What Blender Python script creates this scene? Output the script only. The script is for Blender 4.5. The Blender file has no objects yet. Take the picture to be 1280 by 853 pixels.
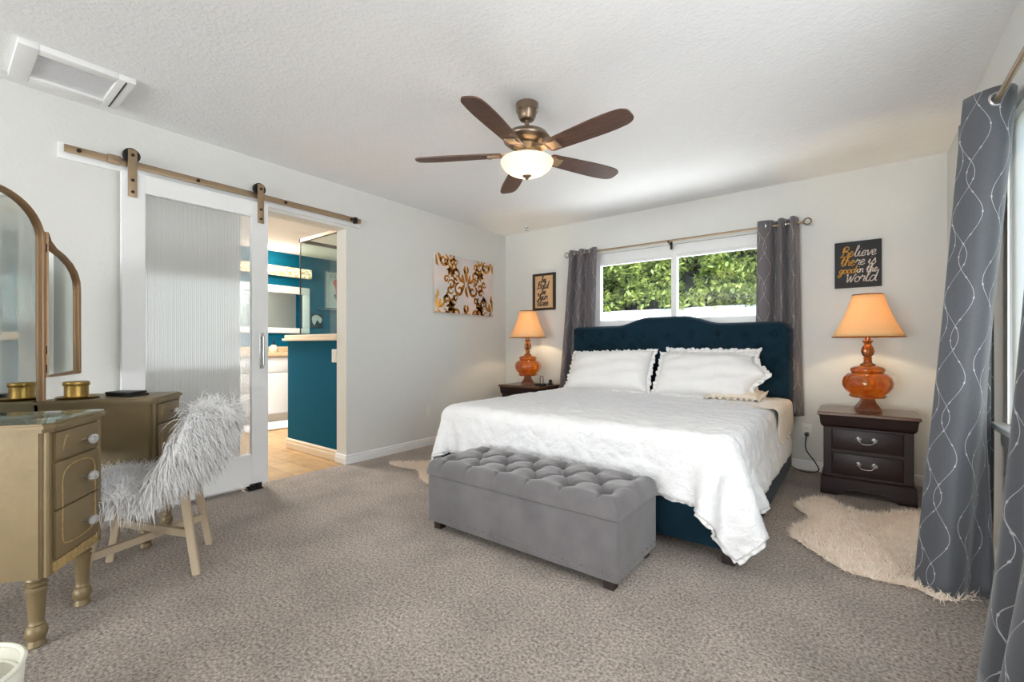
import bpy, bmesh, math, random
import numpy as np
from mathutils import Vector, Matrix
random.seed(7)
rng = np.random.default_rng(7)
PI = math.pi
S = bpy.context.scene
COL = S.collection

# ------------------------------------------------------------------ camera, sky, sun, daylight, added fill lamps, exposure
H = 1.042
cam_d = bpy.data.cameras.new('camera'); cam = bpy.data.objects.new('camera', cam_d); COL.objects.link(cam)
cam.location = (0, 0, H); cam.rotation_euler = (PI/2, 0, math.radians(37.5))
cam_d.sensor_width = 36; cam_d.lens = 560/1280*36
cam_d.shift_y = (432.4-426.5)/1280
cam_d.clip_start = 0.02
S.camera = cam
S.view_settings.view_transform = 'Standard'; S.view_settings.look = 'None'
S.view_settings.gamma = 1; S.view_settings.use_curve_mapping = False
S.view_settings.exposure = 0.40
S.cycles.max_bounces = 10; S.cycles.diffuse_bounces = 6; S.cycles.glossy_bounces = 5
S.cycles.transmission_bounces = 8; S.cycles.transparent_max_bounces = 12
S.cycles.sample_clamp_indirect = 6; S.cycles.use_denoising = True
S.cycles.caustics_reflective = False; S.cycles.caustics_refractive = False

W = bpy.data.worlds.new('sky'); S.world = W; W.use_nodes = True
wn = W.node_tree.nodes; wl = W.node_tree.links
sky = wn.new('ShaderNodeTexSky'); sky.sky_type = 'NISHITA'; sky.sun_disc = False
sky.sun_elevation = math.radians(52); sky.sun_rotation = math.radians(200)
bg = wn['Background']; bg.inputs[1].default_value = 0.85
wl.new(sky.outputs[0], bg.inputs[0])

def lamp(name, kind, loc, energy, color=(1, 1, 1), rot=(0, 0, 0), size=None, size_y=None, radius=None):
    d = bpy.data.lights.new(name, kind); d.energy = energy; d.color = color
    if kind == 'AREA':
        d.shape = 'RECTANGLE'; d.size = size; d.size_y = size_y or size
    if radius is not None: d.shadow_soft_size = radius
    o = bpy.data.objects.new(name, d); COL.objects.link(o); o.location = loc; o.rotation_euler = rot
    return o
sun = lamp('sun', 'SUN', (0, -4, 8), 4.2, (1, .95, .86), (0, 0, 0)); sun.data.angle = .01
sun.rotation_euler = Vector((-.42, .58, -.70)).to_track_quat('-Z', 'Y').to_euler()
lamp('daylight_right_window', 'AREA', (.50, 1.15, 1.38), 33, (.94, .98, 1), (0, math.radians(90), 0), 1.3, 2.0)
lamp('added_front_fill', 'AREA', (-1.1, -5.9, 1.15), 325, (.935, .985, 1), (math.radians(104), 0, 0), 3.8, 2.0)  # added unseen fill behind the camera; the wall here has no doors
lamp('added_ceiling_fill', 'AREA', (-1.45, 5.35, .95), 62, (.95, .98, 1), (math.radians(-128), 0, 0), 2.6, .9)  # added lamp hidden below the back window, aimed up to brighten the ceiling
lamp('bath_ceiling_light', 'AREA', (-5.6, 1.9, 2.41), 75, (1, .97, .92), (0, 0, 0), .6, .6)
lamp('added_shower_fill', 'AREA', (-4.0, 3.6, 2.41), 22, (1, .98, .95), (0, 0, 0), .4, .4)  # added to lighten the dark shower enclosure; no fixture here

# ------------------------------------------------------------------ node helpers and materials
def newmat(name):
    m = bpy.data.materials.new(name); m.use_nodes = True
    return m, m.node_tree.nodes, m.node_tree.links, m.node_tree.nodes['Principled BSDF']
def lin(c):
    return tuple(((x/255)/12.92 if x/255 <= .04045 else ((x/255+.055)/1.055)**2.4) for x in c) + (1,)
def mat(name, rgb, rough=.6, metal=0, var=.06, scale=12, bump=0, bscale=60, sheen=0, coat=0, spec=.5, stretch=None, detail=3):
    m, N, L, P = newmat(name)
    tc = N.new('ShaderNodeTexCoord'); src = tc.outputs['Object']
    if stretch:
        mp = N.new('ShaderNodeMapping'); mp.inputs['Scale'].default_value = stretch; L.new(src, mp.inputs[0]); src = mp.outputs[0]
    nz = N.new('ShaderNodeTexNoise'); nz.inputs['Scale'].default_value = scale; nz.inputs['Detail'].default_value = detail
    L.new(src, nz.inputs['Vector'])
    c = np.array(lin(rgb)[:3])
    mx = N.new('ShaderNodeMixRGB'); L.new(nz.outputs['Fac'], mx.inputs[0])
    mx.inputs[1].default_value = tuple(np.clip(c*(1-2*var), 0, 1))+(1,); mx.inputs[2].default_value = tuple(np.clip(c*(1+2*var), 0, 1))+(1,)
    L.new(mx.outputs[0], P.inputs['Base Color'])
    P.inputs['Roughness'].default_value = rough; P.inputs['Metallic'].default_value = metal
    P.inputs['Specular IOR Level'].default_value = spec
    if sheen: P.inputs['Sheen Weight'].default_value = sheen
    if coat: P.inputs['Coat Weight'].default_value = coat; P.inputs['Coat Roughness'].default_value = .05
    if bump:
        b = N.new('ShaderNodeTexNoise'); b.inputs['Scale'].default_value = bscale; b.inputs['Detail'].default_value = 3
        L.new(src, b.inputs['Vector'])
        bp = N.new('ShaderNodeBump'); bp.inputs['Strength'].default_value = bump; bp.inputs['Distance'].default_value = .01
        L.new(b.outputs['Fac'], bp.inputs['Height']); L.new(bp.outputs[0], P.inputs['Normal'])
    return m
M = {}
M['wall'] = mat('wall_paint', (219, 219, 215), .75, var=.012, bump=.12, bscale=45)
M['ceil'] = mat('ceiling_texture', (236, 236, 237), .85, var=.012, bump=.4, bscale=58)
M['trim'] = mat('white_trim', (234, 234, 234), .4, var=.01)
M['teal'] = mat('teal_paint', (0, 84, 112), .65, spec=.1, var=.04, bump=.06, bscale=50)
M['cream_trim'] = mat('cream_trim', (226, 208, 184), .5, var=.02)
M['black'] = mat('black_plastic', (18, 18, 20), .4, var=.1)
M['vgold'] = mat('gold_painted_wood', (130, 112, 81), .42, metal=.2, var=.10, scale=7, bump=.05, bscale=90)
M['vgold_d'] = mat('gold_carved_wood', (186, 158, 108), .5, metal=.35, var=.3, scale=60, bump=.6, bscale=70)
M['mframe'] = mat('bronze_mirror_frame', (156, 124, 92), .38, metal=.45, var=.15, scale=10, stretch=(1, 1, .3))
M['goldbox'] = mat('brushed_gold', (164, 132, 72), .36, metal=.85, var=.18, scale=30, bump=.15, bscale=80)
M['steel'] = mat('chrome', (205, 205, 205), .2, metal=1, var=.03)
M['nickel'] = mat('brushed_nickel', (142, 124, 106), .3, metal=.9, var=.06, scale=40, stretch=(1, 1, 12))
M['railm'] = mat('champagne_metal', (160, 138, 112), .42, metal=.7, var=.05, scale=30)
M['nailm'] = mat('antique_nail', (150, 146, 140), .35, metal=.8, var=.1)
M['darkmetal'] = mat('dark_metal', (60, 50, 44), .4, metal=.8, var=.1)
M['velvet'] = mat('grey_velvet', (100, 96, 98), .8, var=.22, scale=7, sheen=.4, bump=.12, bscale=140, detail=5)
M['tealvelvet'] = mat('teal_velvet', (5, 36, 50), .75, var=.25, scale=5, spec=.15, sheen=.08, bump=.12, bscale=140, detail=5)
M['white_fabric'] = mat('white_cotton', (233, 231, 230), .9, var=.02, sheen=.2, bump=.25, bscale=40)
M['cream_fabric'] = mat('cream_cotton', (228, 216, 200), .9, var=.03, sheen=.2, bump=.3, bscale=40)
M['espresso'] = mat('espresso_wood', (36, 18, 17), .42, var=.2, scale=8, stretch=(1, 1, 8), spec=.3)
M['espresso_top'] = mat('brown_wood_top', (92, 60, 38), .3, var=.2, scale=8, stretch=(8, 1, 1), coat=.3)
M['darkwood'] = mat('dark_leg_wood', (44, 32, 28), .5, var=.15)
M['blade'] = mat('walnut_blade', (88, 60, 47), .45, var=.42, scale=9, stretch=(1, 12, 1), detail=6)
M['beigewood'] = mat('beige_painted_wood', (184, 166, 142), .5, var=.07, scale=10, stretch=(4, 4, 1))
M['lampbrown'] = mat('carved_brown', (112, 62, 36), .35, metal=.2, var=.25, scale=40, bump=.4, bscale=60)
M['lampgold'] = mat('antique_gold_neck', (150, 84, 30), .3, metal=.5, var=.3, scale=30, coat=.4)
M['rug'] = mat('sheepskin', (250, 233, 218), .95, var=.05, scale=25)
M['furw'] = mat('fur_white', (244, 240, 240), .85, var=.14, scale=18)
M['outlet'] = mat('outlet_plastic', (228, 226, 222), .35, var=.01)
M['basket'] = mat('basket_cream', (222, 220, 206), .7, var=.05, scale=20)
M['tan_counter'] = mat('tan_counter', (216, 188, 150), .3, var=.08, scale=30)
M['white_lam'] = mat('white_laminate', (228, 228, 230), .35, var=.01)
M['ground'] = mat('dry_ground', (130, 118, 92), .9, var=.2, scale=6)
M['vinyl'] = mat('white_vinyl', (236, 236, 236), .5, var=.01)
M['lettergold'] = mat('gold_lettering', (214, 158, 62), .35, metal=.4, var=.1, scale=60)
M['letterwhite'] = mat('white_lettering', (216, 206, 196), .6, var=.05)
M['board'] = mat('black_board', (44, 44, 48), .7, var=.12, scale=20)
M['kraft'] = mat('kraft_paper', (210, 172, 128), .7, var=.08, scale=30)
M['frame_dk'] = mat('dark_frame', (44, 30, 24), .4, var=.15)
M['soap'] = mat('soap_bottle', (224, 196, 176), .3, var=.25, scale=50)
M['red'] = mat('red_print', (196, 70, 64), .6, var=.2, scale=40)
M['slate'] = mat('grey_print', (92, 104, 116), .6, var=.3, scale=40)
M['paper'] = mat('pale_print', (188, 192, 190), .5, var=.08, scale=20)
M['innershadow'] = mat('fan_motor_dark', (70, 56, 46), .3, metal=.8, var=.1)

def m_carpet():
    m, N, L, P = newmat('carpet')
    tc = N.new('ShaderNodeTexCoord')
    n1 = N.new('ShaderNodeTexNoise'); n1.inputs['Scale'].default_value = 88; n1.inputs['Detail'].default_value = 6; n1.inputs['Roughness'].default_value = .75
    n2 = N.new('ShaderNodeTexNoise'); n2.inputs['Scale'].default_value = 3.2; n2.inputs['Detail'].default_value = 5
    for n in (n1, n2): L.new(tc.outputs['Object'], n.inputs['Vector'])
    cr = N.new('ShaderNodeValToRGB'); e = cr.color_ramp.elements
    e[0].position = .36; e[0].color = lin((98, 85, 76)); e[1].position = .64; e[1].color = lin((224, 209, 196))
    L.new(n1.outputs['Fac'], cr.inputs[0])
    c2 = N.new('ShaderNodeValToRGB'); e = c2.color_ramp.elements
    e[0].position = .35; e[0].color = (.80, .80, .80, 1); e[1].position = .62; e[1].color = (1.05, 1.05, 1.05, 1)
    L.new(n2.outputs['Fac'], c2.inputs[0])
    mx = N.new('ShaderNodeMixRGB'); mx.blend_type = 'MULTIPLY'; mx.inputs[0].default_value = 1
    L.new(cr.outputs[0], mx.inputs[1]); L.new(c2.outputs[0], mx.inputs[2]); L.new(mx.outputs[0], P.inputs['Base Color'])
    P.inputs['Roughness'].default_value = .95; P.inputs['Specular IOR Level'].default_value = .1; P.inputs['Sheen Weight'].default_value = .2
    bp = N.new('ShaderNodeBump'); bp.inputs['Strength'].default_value = .9; bp.inputs['Distance'].default_value = .012
    L.new(n1.outputs['Fac'], bp.inputs['Height']); L.new(bp.outputs[0], P.inputs['Normal'])
    return m
M['carpet'] = m_carpet()
def m_tile():
    m, N, L, P = newmat('bath_tile')
    tc = N.new('ShaderNodeTexCoord')
    br = N.new('ShaderNodeTexBrick'); br.inputs['Scale'].default_value = 1.0
    br.inputs['Brick Width'].default_value = .9; br.inputs['Row Height'].default_value = .18; br.inputs['Mortar Size'].default_value = .004
    br.inputs['Color1'].default_value = lin((196, 160, 112)); br.inputs['Color2'].default_value = lin((176, 138, 92)); br.inputs['Mortar'].default_value = lin((150, 120, 90))
    nz = N.new('ShaderNodeTexNoise'); nz.inputs['Scale'].default_value = 7; nz.inputs['Detail'].default_value = 6
    L.new(tc.outputs['Object'], br.inputs['Vector']); L.new(tc.outputs['Object'], nz.inputs['Vector'])
    mx = N.new('ShaderNodeMixRGB'); mx.blend_type = 'OVERLAY'; mx.inputs[0].default_value = .5
    L.new(br.outputs['Color'], mx.inputs[1]); L.new(nz.outputs['Fac'], mx.inputs[2]); L.new(mx.outputs[0], P.inputs['Base Color'])
    P.inputs['Roughness'].default_value = .4
    return m
M['tile'] = m_tile()
def m_glass(name, tint=(1, 1, 1), refl=.1, rough=0.0, diffuse=0.0, dcol=(.8, .8, .8), fres=True):
    m, N, L, P = newmat(name); N.remove(P)
    out = N['Material Output']
    tr = N.new('ShaderNodeBsdfTransparent'); tr.inputs[0].default_value = tint+(1,)
    gl = N.new('ShaderNodeBsdfGlossy'); gl.inputs['Roughness'].default_value = rough
    nz = N.new('ShaderNodeTexNoise'); nz.inputs['Scale'].default_value = 3
    mr = N.new('ShaderNodeMapRange'); mr.inputs['To Min'].default_value = rough; mr.inputs['To Max'].default_value = rough+.01
    L.new(nz.outputs['Fac'], mr.inputs['Value']); L.new(mr.outputs[0], gl.inputs['Roughness'])
    mix = N.new('ShaderNodeMixShader'); L.new(tr.outputs[0], mix.inputs[1]); L.new(gl.outputs[0], mix.inputs[2])
    if fres:
        lw = N.new('ShaderNodeLayerWeight'); lw.inputs['Blend'].default_value = .5
        pw = N.new('ShaderNodeMath'); pw.operation = 'POWER'; pw.inputs[1].default_value = 4; L.new(lw.outputs['Facing'], pw.inputs[0])
        ma = N.new('ShaderNodeMath'); ma.operation = 'MULTIPLY_ADD'; ma.inputs[1].default_value = .5; ma.inputs[2].default_value = refl*.4; L.new(pw.outputs[0], ma.inputs[0])
        L.new(ma.outputs[0], mix.inputs[0])
    else: mix.inputs[0].default_value = refl
    last = mix
    if diffuse:
        df = N.new('ShaderNodeBsdfDiffuse'); df.inputs[0].default_value = dcol+(1,)
        m2 = N.new('ShaderNodeMixShader'); m2.inputs[0].default_value = diffuse
        L.new(mix.outputs[0], m2.inputs[1]); L.new(df.outputs[0], m2.inputs[2]); last = m2
    L.new(last.outputs[0], out.inputs[0])
    return m
M['pane'] = m_glass('window_glass', (.97, .98, .97), .08)
M['showerglass'] = m_glass('shower_glass', (.90, .96, .95), .08)
M['reed'] = m_glass('reeded_glass', (.95, .95, .95), .30, .08, .40, (.74, .74, .73), fres=False)
M['topglass'] = m_glass('table_glass', (.86, .93, .90), .12)
def m_mirror():
    m, N, L, P = newmat('mirror_silver')
    P.inputs['Metallic'].default_value = 1; P.inputs['Roughness'].default_value = .015
    nz = N.new('ShaderNodeTexNoise'); nz.inputs['Scale'].default_value = 2
    cr = N.new('ShaderNodeValToRGB'); cr.color_ramp.elements[0].color = (.78, .83, .79, 1); cr.color_ramp.elements[1].color = (.82, .86, .83, 1)
    L.new(nz.outputs['Fac'], cr.inputs[0]); L.new(cr.outputs[0], P.inputs['Base Color'])
    return m
M['mirror'] = m_mirror()
def m_translucent(name, col, trans=.5, rough_col=None, noise=40):
    m, N, L, P = newmat(name); N.remove(P); out = N['Material Output']
    nz = N.new('ShaderNodeTexNoise'); nz.inputs['Scale'].default_value = noise
    c = np.array(lin(col)[:3])
    cr = N.new('ShaderNodeValToRGB'); cr.color_ramp.elements[0].color = tuple(c*.94)+(1,); cr.color_ramp.elements[1].color = tuple(np.clip(c*1.06, 0, 1))+(1,)
    L.new(nz.outputs['Fac'], cr.inputs[0])
    d = N.new('ShaderNodeBsdfDiffuse'); t = N.new('ShaderNodeBsdfTranslucent'); mx = N.new('ShaderNodeMixShader')
    L.new(cr.outputs[0], d.inputs[0]); L.new(cr.outputs[0], t.inputs[0]); mx.inputs[0].default_value = trans
    L.new(d.outputs[0], mx.inputs[1]); L.new(t.outputs[0], mx.inputs[2]); L.new(mx.outputs[0], out.inputs[0])
    return m
M['shade'] = m_translucent('lamp_shade_cloth', (255, 221, 170), .36)
M['bowl'] = m_translucent('frosted_bowl', (250, 230, 200), .4, noise=5)
M['blind'] = m_translucent('cellular_blind', (246, 243, 236), .78)
def m_emit(name, col, strength):
    m, N, L, P = newmat(name)
    nz = N.new('ShaderNodeTexNoise'); nz.inputs['Scale'].default_value = 3
    P.inputs['Base Color'].default_value = lin(col); P.inputs['Emission Color'].default_value = lin(col)
    P.inputs['Emission Strength'].default_value = strength
    return m
M['bulb'] = m_emit('bulb_glow', (255, 214, 150), 6)
def m_crystal():
    m, N, L, P = newmat('lit_crystal_bar')
    tc = N.new('ShaderNodeTexCoord'); v = N.new('ShaderNodeTexVoronoi'); v.inputs['Scale'].default_value = 26
    L.new(tc.outputs['Object'], v.inputs['Vector'])
    cr = N.new('ShaderNodeValToRGB'); cr.color_ramp.elements[0].color = lin((255, 244, 214)); cr.color_ramp.elements[1].color = lin((170, 130, 80)); cr.color_ramp.elements[1].position = .75
    L.new(v.outputs['Distance'], cr.inputs[0]); L.new(cr.outputs[0], P.inputs['Emission Color']); L.new(cr.outputs[0], P.inputs['Base Color'])
    P.inputs['Emission Strength'].default_value = 1.3; P.inputs['Roughness'].default_value = .2
    return m
M['crystal'] = m_crystal()
def m_amber():
    m, N, L, P = newmat('amber_glass')
    tc = N.new('ShaderNodeTexCoord'); nz = N.new('ShaderNodeTexNoise'); nz.inputs['Scale'].default_value = 22; nz.inputs['Detail'].default_value = 4
    L.new(tc.outputs['Object'], nz.inputs['Vector'])
    cr = N.new('ShaderNodeValToRGB'); e = cr.color_ramp.elements
    e[0].position = .3; e[0].color = lin((206, 50, 12)); e[1].position = .72; e[1].color = lin((255, 158, 46))
    L.new(nz.outputs['Fac'], cr.inputs[0]); L.new(cr.outputs[0], P.inputs['Base Color'])
    P.inputs['Roughness'].default_value = .12; P.inputs['Transmission Weight'].default_value = .72; P.inputs['Coat Weight'].default_value = 1
    P.inputs['IOR'].default_value = 1.4; P.inputs['Thin Film Thickness'].default_value = 420
    bp = N.new('ShaderNodeBump'); bp.inputs['Strength'].default_value = .35; bp.inputs['Distance'].default_value = .01
    L.new(nz.outputs['Fac'], bp.inputs['Height']); L.new(bp.outputs[0], P.inputs['Normal'])
    return m
M['amber'] = m_amber()
def m_knob():
    m, N, L, P = newmat('glass_knob')
    P.inputs['Transmission Weight'].default_value = .7; P.inputs['Roughness'].default_value = .04; P.inputs['Base Color'].default_value = (.86, .86, .86, 1); P.inputs['Coat Weight'].default_value = 1
    nz = N.new('ShaderNodeTexNoise'); nz.inputs['Scale'].default_value = 60
    bp = N.new('ShaderNodeBump'); bp.inputs['Strength'].default_value = .1; L.new(nz.outputs['Fac'], bp.inputs['Height']); L.new(bp.outputs[0], P.inputs['Normal'])
    return m
M['knob'] = m_knob()
def m_curtain(name, base, line, period=.16, wave=.36):
    m, N, L, P = newmat(name)
    uv = N.new('ShaderNodeUVMap'); sep = N.new('ShaderNodeSeparateXYZ'); L.new(uv.outputs[0], sep.inputs[0])
    def math_(op, a, b=None, c=None):
        n = N.new('ShaderNodeMath'); n.operation = op
        for i, v in enumerate((a, b, c)):
            if v is None: continue
            if isinstance(v, (int, float)): n.inputs[i].default_value = v
            else: L.new(v, n.inputs[i])
        return n.outputs[0]
    s = sep.outputs[0]; z = sep.outputs[1]
    masks = []
    for ph, amp, off in ((0, .030, 0.0), (PI, .034, .25), (PI*.6, .026, .5)):
        sw = math_('SINE', math_('MULTIPLY_ADD', z, 2*PI/wave, ph))
        x = math_('ADD', s, math_('MULTIPLY', sw, amp))
        f = math_('FRACT', math_('MULTIPLY_ADD', x, 1/period, off))
        d = math_('ABSOLUTE', math_('SUBTRACT', f, .5))
        ln = math_('LESS_THAN', d, .00085/period)
        dt = math_('LESS_THAN', d, .0024/period)
        g = math_('FRACT', math_('MULTIPLY_ADD', z, 1/.085, off+ph))
        dd = math_('LESS_THAN', math_('ABSOLUTE', math_('SUBTRACT', g, .5)), .05)
        masks += [ln, math_('MULTIPLY', dt, dd)]
    tot = masks[0]
    for k in masks[1:]: tot = math_('MAXIMUM', tot, k)
    nz = N.new('ShaderNodeTexNoise'); nz.inputs['Scale'].default_value = 90; nz.inputs['Detail'].default_value = 4
    L.new(uv.outputs[0], nz.inputs['Vector'])
    c = np.array(lin(base)[:3])
    m1 = N.new('ShaderNodeMixRGB'); L.new(nz.outputs['Fac'], m1.inputs[0]); m1.inputs[1].default_value = tuple(c*.85)+(1,); m1.inputs[2].default_value = tuple(c*1.15)+(1,)
    m2 = N.new('ShaderNodeMixRGB'); L.new(tot, m2.inputs[0]); L.new(m1.outputs[0], m2.inputs[1]); m2.inputs[2].default_value = lin(line)
    L.new(m2.outputs[0], P.inputs['Base Color']); P.inputs['Roughness'].default_value = .55; P.inputs['Sheen Weight'].default_value = .25
    return m
M['curtR'] = m_curtain('grey_satin_curtain', (76, 78, 84), (172, 172, 178), .15, .33)
M['curtB'] = m_curtain('grey_brown_curtain', (92, 86, 90), (190, 178, 172))
def m_leaf():
    m, N, L, P = newmat('hedge_leaf')
    oi = N.new('ShaderNodeTexCoord'); nz = N.new('ShaderNodeTexNoise'); nz.inputs['Scale'].default_value = 5; nz.inputs['Detail'].default_value = 6
    L.new(oi.outputs['Object'], nz.inputs['Vector'])
    cr = N.new('ShaderNodeValToRGB'); e = cr.color_ramp.elements
    e[0].position = .32; e[0].color = lin((62, 92, 34)); e[1].position = .7; e[1].color = lin((186, 198, 104))
    L.new(nz.outputs['Fac'], cr.inputs[0])
    P.inputs['Roughness'].default_value = .4
    L.new(cr.outputs[0], P.inputs['Base Color'])
    tl = N.new('ShaderNodeBsdfTranslucent'); L.new(cr.outputs[0], tl.inputs[0])
    mx = N.new('ShaderNodeMixShader'); mx.inputs[0].default_value = .35
    L.new(P.outputs[0], mx.inputs[1]); L.new(tl.outputs[0], mx.inputs[2]); L.new(mx.outputs[0], N['Material Output'].inputs[0])
    return m
M['leaf'] = m_leaf()
M['leafshade'] = mat('hedge_inner_shade', (14, 24, 9), .9, var=.3, scale=8)  # shade between the leaves, put into the colour
def m_quilt():
    m, N, L, P = newmat('white_quilt')
    tc = N.new('ShaderNodeTexCoord')
    v = N.new('ShaderNodeTexVoronoi'); v.feature = 'SMOOTH_F1'; v.inputs['Scale'].default_value = 11; v.inputs['Smoothness'].default_value = .6
    n = N.new('ShaderNodeTexNoise'); n.inputs['Scale'].default_value = 34; n.inputs['Detail'].default_value = 4; n.inputs['Distortion'].default_value = .8
    L.new(tc.outputs['Object'], v.inputs['Vector']); L.new(tc.outputs['Object'], n.inputs['Vector'])
    b1 = N.new('ShaderNodeBump'); b1.inputs['Strength'].default_value = .6; b1.inputs['Distance'].default_value = .02; L.new(v.outputs['Distance'], b1.inputs['Height'])
    b2 = N.new('ShaderNodeBump'); b2.inputs['Strength'].default_value = .8; b2.inputs['Distance'].default_value = .01; L.new(n.outputs['Fac'], b2.inputs['Height']); L.new(b1.outputs[0], b2.inputs['Normal'])
    L.new(b2.outputs[0], P.inputs['Normal'])
    P.inputs['Base Color'].default_value = lin((232, 231, 232)); P.inputs['Roughness'].default_value = .9; P.inputs['Sheen Weight'].default_value = .2
    return m
M['quilt'] = m_quilt()

# ------------------------------------------------------------------ geometry helpers
def B(): return bmesh.new()
def finish(bm, name, m, smooth=True, angle=40):
    bmesh.ops.recalc_face_normals(bm, faces=bm.faces[:])
    me = bpy.data.meshes.new(name)
    if smooth:
        for f in bm.faces: f.smooth = True
        a = math.radians(angle)
        for e in bm.edges:
            if len(e.link_faces) == 2 and e.calc_face_angle(0) > a: e.smooth = False
    bm.to_mesh(me); bm.free()
    for x in (m if isinstance(m, (list, tuple)) else [m]): me.materials.append(M[x] if isinstance(x, str) else x)
    return me
def obj(name, bm, m, parent=None, loc=None, rotz=0, smooth=True, angle=40, **props):
    o = bpy.data.objects.new(name, finish(bm, name, m, smooth, angle)); COL.objects.link(o)
    if parent: o.parent = parent
    if loc: o.location = loc
    if rotz: o.rotation_euler = (0, 0, rotz)
    for k, v in props.items(): o[k] = v
    return o
def tag(o, label, cat, group=None, kind=None):
    o['label'] = label; o['category'] = cat
    if group: o['group'] = group
    if kind: o['kind'] = kind
    return o
def thing(name, label, cat, loc=(0, 0, 0), rotz=0, group=None):
    o = bpy.data.objects.new(name, None); COL.objects.link(o); o.empty_display_size = .1
    o.location = loc; o.rotation_euler = (0, 0, rotz)
    return tag(o, label, cat, group)
def struct(name, bm, m, **k):
    o = obj(name, bm, m, **k); o['kind'] = 'structure'; return o
def bx(bm, x0, x1, y0, y1, z0, z1, bev=0, mtx=None, seg=2):
    r = bmesh.ops.create_cube(bm, size=1)
    vs = r['verts']
    for v in vs:
        v.co = Vector((x0+(v.co.x+.5)*(x1-x0), y0+(v.co.y+.5)*(y1-y0), z0+(v.co.z+.5)*(z1-z0)))
    if bev:
        es = list({e for v in vs for e in v.link_edges})
        r2 = bmesh.ops.bevel(bm, geom=es, offset=bev, segments=seg, affect='EDGES', profile=.6)
        vs = list({v for f in r2['faces'] for v in f.verts} | {v for v in vs if v.is_valid})
    if mtx is not None: bmesh.ops.transform(bm, matrix=mtx, verts=vs)
    return bm
def lathe(bm, prof, n=24, c=(0, 0), mod=None, mtx=None, cap=True):
    rings = []
    for r, z in prof:
        ring = []
        for k in range(n):
            a = 2*PI*k/n; rr = r if mod is None else mod(r, z, a)
            ring.append(bm.verts.new((c[0]+rr*math.cos(a), c[1]+rr*math.sin(a), z)))
        rings.append(ring)
    for a, b in zip(rings, rings[1:]):
        for k in range(n): bm.faces.new((a[k], a[(k+1) % n], b[(k+1) % n], b[k]))
    if cap and prof[0][0] > 1e-4: bm.faces.new(rings[0][::-1])
    if cap and prof[-1][0] > 1e-4: bm.faces.new(rings[-1])
    if mtx is not None: bmesh.ops.transform(bm, matrix=mtx, verts=[v for r in rings for v in r])
    bmesh.ops.remove_doubles(bm, verts=[v for r in (rings[0], rings[-1]) for v in r], dist=1e-5)
    return bm
def tube(bm, pts, r, n=8, closed=False, flat=None):
    pts = [Vector(p) for p in pts]; k = len(pts); rings = []
    up = Vector((0, 0, 1)); prev = None
    for i, p in enumerate(pts):
        a = pts[(i-1) % k] if closed or i > 0 else p; b = pts[(i+1) % k] if closed or i < k-1 else p
        t = (b-a).normalized()
        if prev is None: s = t.cross(up if abs(t.z) < .9 else Vector((1, 0, 0))).normalized()
        else:
            s = prev-t*prev.dot(t)
            s = s.normalized() if s.length > 1e-6 else t.cross(up).normalized()
        prev = s; q = s.cross(t)
        rr = r[i] if isinstance(r, (list, tuple)) else r
        rings.append([bm.verts.new(p+s*rr*math.cos(2*PI*j/n)+q*rr*(flat or 1)*math.sin(2*PI*j/n)) for j in range(n)])
    for i in range(k if closed else k-1):
        a, b = rings[i], rings[(i+1) % k]
        for j in range(n): bm.faces.new((a[j], a[(j+1) % n], b[(j+1) % n], b[j]))
    if not closed: bm.faces.new(rings[0][::-1]); bm.faces.new(rings[-1])
    return bm
def prism(bm, poly, f0, f1):
    """closed outline, f0/f1 map (a,b) to the two faces' points"""
    a = [bm.verts.new(f0(*p)) for p in poly]; b = [bm.verts.new(f1(*p)) for p in poly]
    bm.faces.new(a[::-1]); bm.faces.new(b); n = len(poly)
    for i in range(n): bm.faces.new((a[i], a[(i+1) % n], b[(i+1) % n], b[i]))
    return bm
def catmull(pts, n=6, closed=False):
    pts = [np.array(p, float) for p in pts]; out = []; k = len(pts)
    for i in range(k if closed else k-1):
        p0 = pts[(i-1) % k] if closed or i > 0 else pts[i]; p1 = pts[i]; p2 = pts[(i+1) % k]
        p3 = pts[(i+2) % k] if closed or i+2 < k else p2
        for j in range(n):
            t = j/n
            out.append(.5*((2*p1)+(-p0+p2)*t+(2*p0-5*p1+4*p2-p3)*t*t+(-p0+3*p1-3*p2+p3)*t**3))
    if not closed: out.append(pts[-1])
    return out
def grid_mesh(bm, P, closed_u=False):
    ny, nx = P.shape[:2]
    V = [[bm.verts.new(P[j, i]) for i in range(nx)] for j in range(ny)]
    for j in range(ny-1):
        for i in range(nx if closed_u else nx-1):
            bm.faces.new((V[j][i], V[j][(i+1) % nx], V[j+1][(i+1) % nx], V[j+1][i]))
    return V
def sphere(bm, c, r, sz=1, n=12):
    lathe(bm, [(max(0, r*math.sin(PI*i/n)), -r*sz*math.cos(PI*i/n)) for i in range(n+1)], n*2, mtx=Matrix.Translation(c))
def solidify(o, t, off=0):
    md = o.modifiers.new('thick', 'SOLIDIFY'); md.thickness = t; md.offset = off
def subsurf(o, n=1):
    md = o.modifiers.new('smooth', 'SUBSURF'); md.levels = n; md.render_levels = n
def copy_tree(o, parent=None):
    c = o.copy(); COL.objects.link(c)
    if parent: c.parent = parent
    for ch in list(o.children): copy_tree(ch, c)
    return c

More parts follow.
